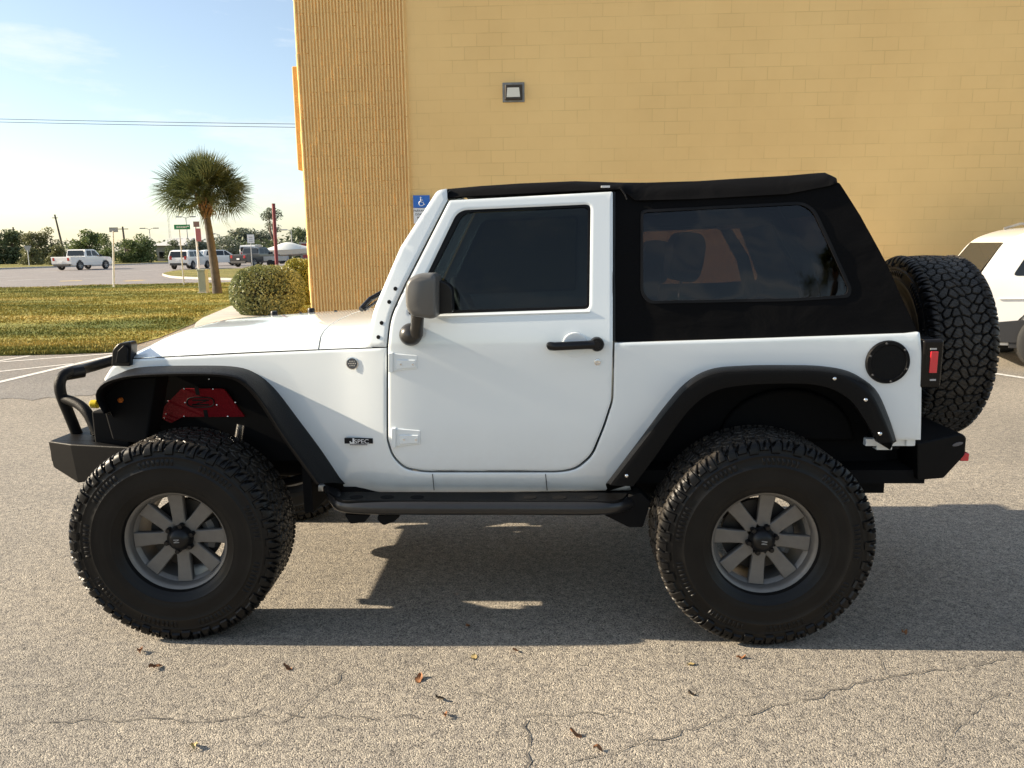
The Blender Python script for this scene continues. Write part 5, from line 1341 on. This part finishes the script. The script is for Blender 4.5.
# dark red pole of the shop sign
q = base(277, 268.5); z = zat(272.6, 203.5, q); x1 = at(273.4, 203.5, q.y).x-q.x
o = empty('sign_pole', (q.x, q.y, 0)); tag(o, 'thick dark red steel pole leaning slightly beside the hedges', 'pole')
MB().tube([(0, 0, -.1), (x1, 0, z)], .15, 12).build('shaft', mat('dark_red_paint', (.17, .018, .022), .5, var=.2, vscale=3), o, smooth=50)
MB().lathe([(.0, .0), (.3, .0), (.3, .03), (0, .03)], (0, 0, 0), 20, 'z').build('base_plate', M_GALV, o)
# utility box by the palm
q = base(206.5, 294); ub = empty('utility_box', (q.x-.08, q.y, 0)); tag(ub, 'pale green utility box standing at the foot of the palm', 'utility box')
zb_ = zat(206, 269.5, q); M_UB = mat('pale_green_steel', (.34, .36, .29), .5, var=.08)
MB().box((-.15, -.15, .08), (.15, .15, zb_)).build('cabinet', M_UB, ub, bevel=.02); MB().box((-.17, -.17, zb_-.06), (.17, .17, zb_+.02)).build('lid', M_UB, ub, bevel=.015); MB().box((-.19, -.19, -.02), (.19, .19, .08)).build('plinth', M_CONC, ub, bevel=.01)
# utility poles and lamps beyond the road
for px, py, top, pxt, lab in ((66.3, 262, 214.5, 60, 'leaning grey wooden utility pole rising above the bushes'), (17, 262, 227, 17.3, 'short upright wooden pole among the trees at far left'), (127, 262, 226.5, 126, 'upright wooden utility pole behind the round bush')):
    q = base(px, py); z = zat(pxt, top, q); o = empty('utility_pole', (q.x, q.y, 0)); tag(o, lab, 'utility pole')
    x1 = at(pxt, top, q.y).x-at(px, top, q.y).x; MB().tube([(0, 0, -.2), (x1, 0, z)], [.2, .13], 10).build('shaft', M_WOOD, o, smooth=50)
    MB().cbox((x1*.93, -.16, z*.93), (1.9 if px > 100 else .9, .1, .12)).build('crossarm', M_WOOD, o)
for px, py, top, lab in ((152.3, 262, 227.5, 'double headed street lamp beside the far grey building'), (221.5, 262, 233, 'street lamp with a flat head behind the small white car'), (293, 261, 229, 'curved street lamp rising above the covered boat'), (189.5, 262, 216, 'slim tall light mast behind the street sign')):
    q = base(px, py); z = zat(px, top, q); o = empty('street_lamp', (q.x, q.y, 0)); tag(o, lab, 'street lamp')
    MB().tube([(0, 0, -.1), (0, 0, z-.2)], [.10, .06], 8).build('column', M_GALV, o, smooth=50)
    b = MB()
    for sg in ((-1, 1) if px < 200 else (-1,)): b.tube([(0, 0, z-.3), (sg*.5, 0, z-.1), (sg*1.0, 0, z-.08)], .05, 6); 
    b.build('arm', M_GALV, o, smooth=50)
    for sg in ((-1, 1) if px < 200 else (-1,)): MB().cbox((sg*1.05, 0, z-.1), (.8, .35, .16)).build('lamp_head', M_SBACK, o, bevel=.04)
# lattice mast far away
q = base(171.5, 254.6); z = zat(169, 203, q); o = empty('radio_mast', (q.x, q.y, 0)); tag(o, 'very faint thin lattice radio mast far away behind the street sign', 'mast')
b = MB(); 
for k in range(3): a = k*2.094; b.tube([(.5*math.cos(a), .5*math.sin(a), 0), (.3*math.cos(a), .3*math.sin(a), z)], .06, 5)
for i in range(30):
    z0_ = z*i/30; a = (i % 3)*2.094; c_ = ((i+1) % 3)*2.094; b.tube([(.45*math.cos(a), .45*math.sin(a), z0_), (.45*math.cos(c_), .45*math.sin(c_), z0_+z/30)], .04, 4)
b.build('lattice', mat('hazy_steel', (.45, .47, .48), .6), o)
# overhead wires on two end poles outside the frame
YW = 36.0
wpo = []
for (px, py_) in ((-420, 0), (900, 0)):
    x = at(px, 130, YW).x; o = empty('utility_pole', (x, YW, 0)); tag(o, 'tall wooden pole carrying the two wires, '+('left end' if px < 0 else 'right end behind the shop'), 'utility pole')
    MB().tube([(0, 0, 0), (0, 0, 9.6)], [.17, .12], 10).build('shaft', M_WOOD, o, smooth=50); MB().cbox((0, 0, 9.0), (.12, 2.2, .12)).build('crossarm', M_WOOD, o); wpo.append(x)
for k, (ya_, yb_2, lab) in enumerate(((119.0, 124.0, 'upper of two thin overhead wires across the sky'), (122.0, 127.3, 'lower of two thin overhead wires across the sky'))):
    A, B_ = at(0, ya_, YW+k*.3), at(296, yb_2, YW+k*.3); sl = (B_.z-A.z)/(B_.x-A.x); pts = []
    for i in range(41):
        x = wpo[0]+(wpo[1]-wpo[0])*i/40; pts.append((x, YW+k*.3, A.z+sl*(x-A.x)+.00035*((x-A.x)*(x-B_.x))))
    tag(MB().tube(pts, .011, 5).build('overhead_wire', M_FRIT), lab, 'wire')

# ------------------------------------------------------------------ plants
def leaf_mat(name, a, c, rough=.55):
    m, t, b = nodes(name); L = t.links.new
    tc_ = t.nodes.new('ShaderNodeTexCoord'); n = t.nodes.new('ShaderNodeTexNoise'); n.inputs['Scale'].default_value = 1.1; n.inputs['Detail'].default_value = 8; n.inputs['Roughness'].default_value = .75
    L(tc_.outputs['Object'], n.inputs['Vector']); r = t.nodes.new('ShaderNodeValToRGB'); e = r.color_ramp.elements
    e[0].position = .34; e[0].color = (*a, 1); e[1].position = .68; e[1].color = (*c, 1)
    L(n.outputs[0], r.inputs[0]); L(r.outputs[0], b.inputs['Base Color']); b.inputs['Roughness'].default_value = rough; b.inputs['Specular IOR Level'].default_value = .3
    tr = t.nodes.new('ShaderNodeBsdfTranslucent'); L(r.outputs[0], tr.inputs[0]); mx_ = t.nodes.new('ShaderNodeMixShader'); mx_.inputs[0].default_value = .25
    L(b.outputs[0], mx_.inputs[1]); L(tr.outputs[0], mx_.inputs[2]); L(mx_.outputs[0], t.nodes['Material Output'].inputs[0])
    return m
M_BARK = mat('grey_brown_bark', (.13, .10, .075), .9, bump=.6, bscale=18, var=.25, vscale=6)
def cloud(name, pts, sz, m, parent, seed, flat=.0, up=.3):
    """leaf faces at the given points"""
    rg = np.random.default_rng(seed); n = len(pts); P = np.array(pts)
    d = rg.normal(size=(n, 3)); d[:, 2] = np.abs(d[:, 2])*(1+up); d /= np.linalg.norm(d, axis=1)[:, None]
    a = np.cross(d, rg.normal(size=(n, 3))); a /= np.linalg.norm(a, axis=1)[:, None]; c = np.cross(d, a)
    s = sz*(.55+.9*rg.random(n))[:, None]
    v = np.stack([P-a*s, P-c*s*.45, P+a*s, P+c*s*.45], 1).reshape(-1, 3)
    me = bpy.data.meshes.new(name); me.from_pydata(v.tolist(), [], np.arange(4*n).reshape(-1, 4).tolist()); me.materials.append(m)
    o = bpy.data.objects.new(name, me); COL.objects.link(o); o.parent = parent; return o
def blob_pts(rg, blobs, n):
    out = []; wsum = [b[3]*b[4]*b[5] for b in blobs]; 
    for b_, w in zip(blobs, wsum):
        k = int(n*w/sum(wsum))
        for _ in range(k):
            u = rg.normal(size=3); u /= np.linalg.norm(u); r_ = rg.random()**.35
            nn = 1+.28*noise.noise(Vector((b_[0]*1.7+u[0]*2.2, b_[1]+u[1]*2.2, b_[2]+u[2]*2.2)))
            out.append((b_[0]+u[0]*b_[3]*r_*nn, b_[1]+u[1]*b_[4]*r_*nn, max(.05, b_[2]+u[2]*b_[5]*r_*nn)))
    return out
LM = [leaf_mat('dark_leaves', (.06, .085, .045), (.15, .18, .085)), leaf_mat('mid_leaves', (.075, .11, .04), (.19, .23, .085)), leaf_mat('olive_leaves', (.10, .11, .05), (.24, .24, .11)), leaf_mat('grey_green_leaves', (.10, .12, .085), (.21, .23, .16))]  # leaf tones lightened and greyed: distance haze put into the colour
def tree(px, py, top, wpx, label, kind=0, seed=0, trunk=.35, n=2600, name='tree', cat='tree', sz=None, nb=9):
    q = ground(px, py); sc = q.y/769*1.02; H = zat(px, top, q); Wd = wpx*sc/2; rg = np.random.default_rng(seed)
    o = empty(name, (q.x, q.y, 0)); tag(o, label, cat, 'trees and bushes beyond the road')
    blobs = []
    for k in range(nb):
        a = rg.random()*6.28; d = Wd*.62*rg.random()**.6; h = H*(trunk+(1-trunk)*(.12+.70*rg.random()))
        r_ = Wd*(.26+.26*rg.random()); blobs.append((d*math.cos(a), d*math.sin(a), min(h, H-r_*.7), r_, r_, r_*.8))
    blobs.append((0, 0, H-Wd*.34, Wd*.45, Wd*.45, Wd*.34)); 
    if trunk < .2: blobs += [(sx_*Wd*.45, -Wd*.2, H*.22, Wd*.5, Wd*.5, H*.26) for sx_ in (-1, 0, 1)]
    b = MB(); b.tube([(0, 0, -.1), (.06*H, 0, H*.35), (.03*H, 0, H*.7)], [H*.03, H*.022, H*.01], 8)
    for bl in blobs[:6]: b.tube([(.05*H, 0, H*.33), (bl[0]*.6, bl[1]*.6, (H*.33+bl[2])/2+.1), bl[:3]], [H*.016, H*.011, H*.004], 6)
    b.build('trunk', M_BARK, o, smooth=60)
    cloud('crown', blob_pts(rg, blobs, n), sz or max(.13, Wd*.075), LM[kind], o, seed+50)
    return o
TREES = [(-14, 265.5, 222, 46, 'dark bushy tree cut by the left edge of the photo', 0, .05), (12, 265, 228, 44, 'broad dark green tree behind the triangular sign', 0, .05), (36, 264.8, 231, 30, 'thin open tree between the dark tree and the leaning pole', 2, .2), (52, 264.5, 226.5, 26, 'loose olive tree just left of the leaning pole', 2, .1),
         (33, 266, 246, 26, 'low yellowish bush beyond the far kerb left of the pickup', 2, .02), (58, 266, 245, 22, 'reddish olive bush right behind the pickup tailgate', 2, .02), (90, 264.3, 228.5, 36, 'rounded mid green tree directly behind the pickup', 1, .2), (107, 264.5, 233, 24, 'small green tree behind the white sign post', 1, .1),
         (128, 264, 238, 22, 'bright green bush right of the white sign post', 1, .02), (143, 263.6, 233, 36, 'round full green bush left of the far grey building', 1, .02), (176, 262.6, 239, 22, 'dark tree behind the green street sign', 0, .1), (200, 262.2, 238, 34, 'olive tree behind the white post by the palm', 3, .1),
         (229, 262, 236, 30, 'grey green tree just right of the palm trunk', 3, .1), (245, 260, 227, 44, 'wide grey green tree above the white van', 3, .12), (267, 259.5, 229, 28, 'dark tree behind the dark red pole', 3, .1), (300, 260, 228, 34, 'spreading dark tree behind the covered boat', 0, .15), (318, 260, 226, 30, 'dark tree mostly hidden behind the shop corner', 0, .15)]
for i, (px, py, top, wd, lab, kd, tk) in enumerate(TREES): tree(px, py, top, wd, lab, kd, 20+i, tk)
tree(273, 261, 207.5, 30, 'tall airy pine with open tufted crown behind the red pole', 3, 77, .52, 900, 'pine_tree', 'tree', nb=8)
# far hedge line closing the view
rg = np.random.default_rng(5); pts = []
for px in np.linspace(-260, 330, 320):
    q = ground(px, 262.0-.004*px); h = 3.0+1.6*noise.noise(Vector((px*.05, 0, 0)))+.8*noise.noise(Vector((px*.2, 3, 0)))
    for _ in range(26): pts.append((q.x+rg.normal()*.8, q.y+rg.normal()*1.2, max(.1, h*rg.random()**.8)))
o = cloud('far_wood', pts, .33, LM[0], None, 9); tag(o, 'continuous dark undergrowth beyond the far side of the road', 'undergrowth', kind='stuff')

# clipped hedges by the shop
def hedge(px0, px1, top, bot, Y, label, m, seed, n):
    a, c = at(px0, (top+bot)/2, Y), at(px1, (top+bot)/2, Y); z = at((px0+px1)/2, top, Y+.2).z; cx = (a.x+c.x)/2; w = (c.x-a.x)/2
    o = empty('hedge', (cx, Y, 0)); tag(o, label, 'hedge', 'clipped hedges by the shop corner')
    rg = np.random.default_rng(seed); pts = []
    for _ in range(n):
        u = rg.normal(size=3); u /= np.linalg.norm(u)+1e-9; e = np.sign(u)*np.abs(u)**.80; r_ = 1-.22*rg.random()**2.2
        nn = 1+.05*noise.noise(Vector(tuple(u*3+seed)))
        pts.append((e[0]*w*1.08*r_*nn, e[1]*w*r_*nn, max(.03, z*.5+e[2]*z*.52*r_*nn)))
    cloud('foliage', pts, .036, m, o, seed, up=.1)
    b = MB(); rr = random.Random(seed)
    for _ in range(16): b.tube([(rr.uniform(-.3, .3)*w, rr.uniform(-.3, .3)*w, 0), (rr.uniform(-.8, .8)*w, rr.uniform(-.8, .8)*w, z*.8)], [.02, .006], 5)
    b.build('stems', M_BARK, o)
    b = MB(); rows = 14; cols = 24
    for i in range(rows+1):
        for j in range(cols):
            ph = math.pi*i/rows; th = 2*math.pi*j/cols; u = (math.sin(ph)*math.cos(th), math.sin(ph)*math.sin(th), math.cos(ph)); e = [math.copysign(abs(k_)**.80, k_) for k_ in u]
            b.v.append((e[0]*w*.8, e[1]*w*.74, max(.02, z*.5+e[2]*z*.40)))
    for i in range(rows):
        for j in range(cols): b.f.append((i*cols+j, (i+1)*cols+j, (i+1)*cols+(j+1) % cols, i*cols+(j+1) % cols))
    b.build('inner_shade_core', mat('shaded_twigs', (.02, .022, .01), .95, bump=1, bscale=30), o)  # dark closed shell: the shade inside the hedge is put into its colour
hedge(236, 300, 266.0, 318, 19.0, 'clipped rounded grey green hedge, the nearer one, left of the shop corner', leaf_mat('hedge_leaves', (.10, .13, .05), (.34, .36, .18), .4), 31, 15000)
hedge(284, 316, 259.5, 300, 22.5, 'yellower clipped hedge tucked behind the nearer hedge at the shop corner', leaf_mat('yellow_hedge_leaves', (.17, .18, .03), (.42, .38, .10), .5), 32, 9000)

# cabbage palm: curved trunk, boots, fan leaves
M_PALM = leaf_mat('palm_fronds', (.032, .05, .022), (.14, .16, .065), .45); M_BOOT = mat('palm_boots', (.15, .09, .05), .9, var=.3, vscale=9)
M_PTR = mat('palm_trunk', (.085, .072, .062), .95, bump=.9, bscale=14, var=.3, vscale=5); M_DEAD = leaf_mat('dry_fronds', (.14, .08, .035), (.24, .16, .08), .8)
def palm(x, y, H, rad, label, seed, dxt=0, behind=False, trunk_r=.15):
    rg = random.Random(seed); o = empty('palm_tree', (x, y, 0)); tag(o, label, 'palm tree')
    P = [(0, 0, -.1), (.0, 0, .3), (dxt*.15, 0, H*.3), (dxt*.6, 0, H*.7), (dxt, 0, H)]
    pts = []
    for i in range(len(P)-1):
        for k in range(8): t = k/8; pts.append(Vector(P[i]).lerp(Vector(P[i+1]), t))
    rr = [trunk_r*(1.25-.45*i/len(pts))*(1+.05*rg.uniform(-1, 1)) for i in range(len(pts))]
    MB().tube(pts, rr, 14).build('trunk', M_PTR, o, smooth=70)
    b = MB(); top = Vector((dxt, 0, H))
    for k in range(46):
        a = k*2.4; h = H-.62+.85*k/46; r0_ = trunk_r*.7+.16*(k/46)
        d = Vector((math.cos(a), math.sin(a), 0)); c_ = Vector((dxt*(.6+.4*h/H), 0, h))
        b.tube([c_+d*(r0_*.5), c_+d*r0_+Vector((0, 0, .10)), c_+d*(r0_+.10)+Vector((0, 0, .26))], [.05, .042, .022], 5)
    b.build('leaf_boots', M_BOOT, o)
    for dead in (0, 1):
        b = MB()
        for k in range(110 if not dead else 1):
            a = k*2.39996+seed+rg.uniform(-.2, .2); t = (k+.5)/110
            el = R(88-94*t**1.02+rg.uniform(-9, 9)) if not dead else R(rg.uniform(-40, -20))
            d = Vector((math.cos(a)*math.cos(el), math.sin(a)*math.cos(el), math.sin(el))); pl = rad*(.36+.14*rg.random())*(1 if not dead else .7)
            side = Vector((-math.sin(a), math.cos(a), 0)); up = side.cross(d)*-1
            if up.z < 0: up = -up
            rl = rg.uniform(-1.15, 1.15); side, up = side*math.cos(rl)+up*math.sin(rl), up*math.cos(rl)-side*math.sin(rl)
            c0 = top+Vector((0, 0, .05)); p1 = c0+d*pl; p1.z -= .06*pl*(1-math.sin(el))
            b.tube([c0, c0.lerp(p1, .5)+Vector((0, 0, .03)), p1], [.018, .014, .010], 5)
            L_ = rad*(.50+.12*rg.random()); ns = 30
            for j in range(ns):
                u = -1+2*j/(ns-1); an = u*R(96); ln = L_*(1-.30*abs(u)**1.5)*rg.uniform(.9, 1.05)
                dd = (d*math.cos(an)+side*math.sin(an)); fold = up*(.34*abs(math.sin(an)))*(1 if j % 2 else .6)
                mid = p1+(dd+fold)*ln*.5; tip = p1+(dd+fold*.4)*ln; tip.z -= ln*(.02+.13*rg.random()*(1+t)); wv = (up*.3+side*math.cos(an)-d*math.sin(an)).normalized()*(.018)
                s0 = len(b.v); b.v += [tuple(p1), tuple(mid-wv), tuple(tip), tuple(mid+wv)]; b.f.append((s0, s0+1, s0+2, s0+3))
        b.build('dry_frond' if dead else 'frond', M_DEAD if dead else M_PALM, o)
    return o
q = ground(217.5, 295); zt_ = zat(208, 204, q); dx_ = at(209.5, 209, q.y).x-at(215, 209, q.y).x
palm(q.x, q.y, zt_, (at(255, 190, q.y).x-at(206, 190, q.y).x)*1.1, 'cabbage palm with a round shaggy crown standing in the lawn', 1, dx_)

# far grey building beyond the road
q = ground(165, 262.5); fb_ = empty('distant_building', (q.x, q.y+6, 0)); tag(fb_, 'low grey building with a pale roof far beyond the road', 'building')
sc_ = q.y/769; wB = 15*sc_; zt2, ze = zat(165, 237.5, q), zat(165, 245.5, q)
MB().box((-wB, -4, 0), (wB*.9, 6, ze)).build('wall', mat('grey_render', (.22, .22, .21), .8), fb_)
b = MB().add([(-wB-.4, -4.5, ze), (wB*.9+.4, -4.5, ze), (wB*.9+.4, 6.5, ze), (-wB-.4, 6.5, ze), (-wB*.7, 1, zt2), (wB*.6, 1, zt2)], [(0, 1, 5, 4), (2, 3, 4, 5), (1, 2, 5), (3, 0, 4), (0, 3, 2, 1)]); b.build('roof', mat('pale_roof', (.48, .47, .45), .6), fb_)
MB().box((-wB*.8, -4.06, .6), (wB*.7, -4.004, ze*.62)).build('window', M_CGLASS, fb_)
q = ground(305, 262); rb_ = empty('distant_building', (q.x+3, q.y+5, 0)); tag(rb_, 'dull red building edge peeping out beside the shop corner', 'building')
MB().box((-4, -3, 0), (6, 5, zat(303, 243.5, q))).build('wall', mat('dull_red_wall', (.28, .06, .06), .8), rb_); MB().box((-4.2, -3.2, zat(303, 243.5, q)), (6.2, 5.2, zat(303, 242, q))).build('roof', M_ROOF, rb_)

# fallen leaves on the asphalt
M_LEAF = mat('fallen_leaf_brown', (.23, .10, .04), .8, var=.3, vscale=40); M_LEAFY = mat('fallen_leaf_straw', (.42, .32, .14), .8, var=.2, vscale=40); M_LEAFD = mat('fallen_leaf_dark', (.06, .04, .025), .85)
LV = [(140, 653, .055, 'small tan fallen leaf, the higher of two left below the front tyre', 0), (156, 668.5, .075, 'curled brown leaf, the lower of two left below the front tyre', 0), (288, 669, .055, 'reddish leaf on sunlit asphalt right of the front tyre', 0), (474, 657.5, .06, 'pale tan leaf just below the shadow edge under the door', 1), (419, 680, .07, 'long thin brown leaf below the middle of the shadow', 0), (440, 700, .055, 'dark curled leaf on the asphalt below the long thin leaf', 2), (445, 717, .045, 'orange leaf lying on the faint crack at lower centre', 0),
      (194, 748, .06, 'pale straw coloured leaf near the bottom edge at left', 1), (468, 627, .05, 'brown leaf inside the shadow between the tyres', 0), (741, 658, .05, 'orange brown leaf right under the rear tyre', 0), (691, 665, .05, 'tan leaf on the asphalt left of the rear tyre contact', 1), (576, 736, .06, 'red brown leaf near the bottom centre, the upper of two', 0), (598, 751, .045, 'small brown leaf near the bottom centre, the lower of two', 0), (904, 635, .05, 'brown leaf in the shadow behind the rear tyre', 0), (516, 652, .045, 'small orange leaf on the shadow edge at centre', 0), (692, 695, .04, 'tiny dark leaf on the asphalt between two cracks', 2)]
for i, (px, py, s, lab, kd) in enumerate(LV):
    s *= .72; rg = random.Random(i); q = ground(px, py); o = MB(); a = rg.random()*6.28; row = []
    for k in range(7):
        t = k/6; wd = s*.30*math.sin(math.pi*min(.98, t*.92+.05))**.8; c_ = .006+.016*math.sin(t*3+i)*rg.uniform(.6, 1)**2
        for u in (-1, 0, 1): row.append(((t-.5)*s, u*wd*(.8+.3*rg.random()), max(.002, c_+(.010*rg.random() if u else -.003))))
    o.v = [(x*math.cos(a)-y*math.sin(a), x*math.sin(a)+y*math.cos(a), z) for x, y, z in row]
    for k in range(6):
        for u in (0, 1): o.f.append((k*3+u, k*3+u+1, k*3+u+4, k*3+u+3))
    ob = o.build('fallen_leaf', (M_LEAF, M_LEAFY, M_LEAFD)[kd], smooth=60, loc=(q.x, q.y, 0)); tag(ob, lab, 'leaf', 'fallen leaves on the asphalt')

# ------------------------------------------------------------------ what stands behind the photographer, seen only in reflections
palm(6.6, -9.0, 4.6, 2.0, 'palm behind the photographer, seen only mirrored in the rear side window', 5, .2)
rg = np.random.default_rng(15); pts = []
for x in np.linspace(-70, 70, 300):
    h = 3.4+1.8*noise.noise(Vector((x*.12, 7, 0)))+1.0*noise.noise(Vector((x*.5, 2, 0)))
    for _ in range(30): pts.append((x+rg.normal()*.5, -48+rg.normal()*1.2, max(.1, h*rg.random()**.8)))
o = cloud('tree_line', pts, .36, LM[0], None, 19); tag(o, 'dark line of trees across the road behind the photographer, mirrored in the windows', 'tree line', kind='stuff')
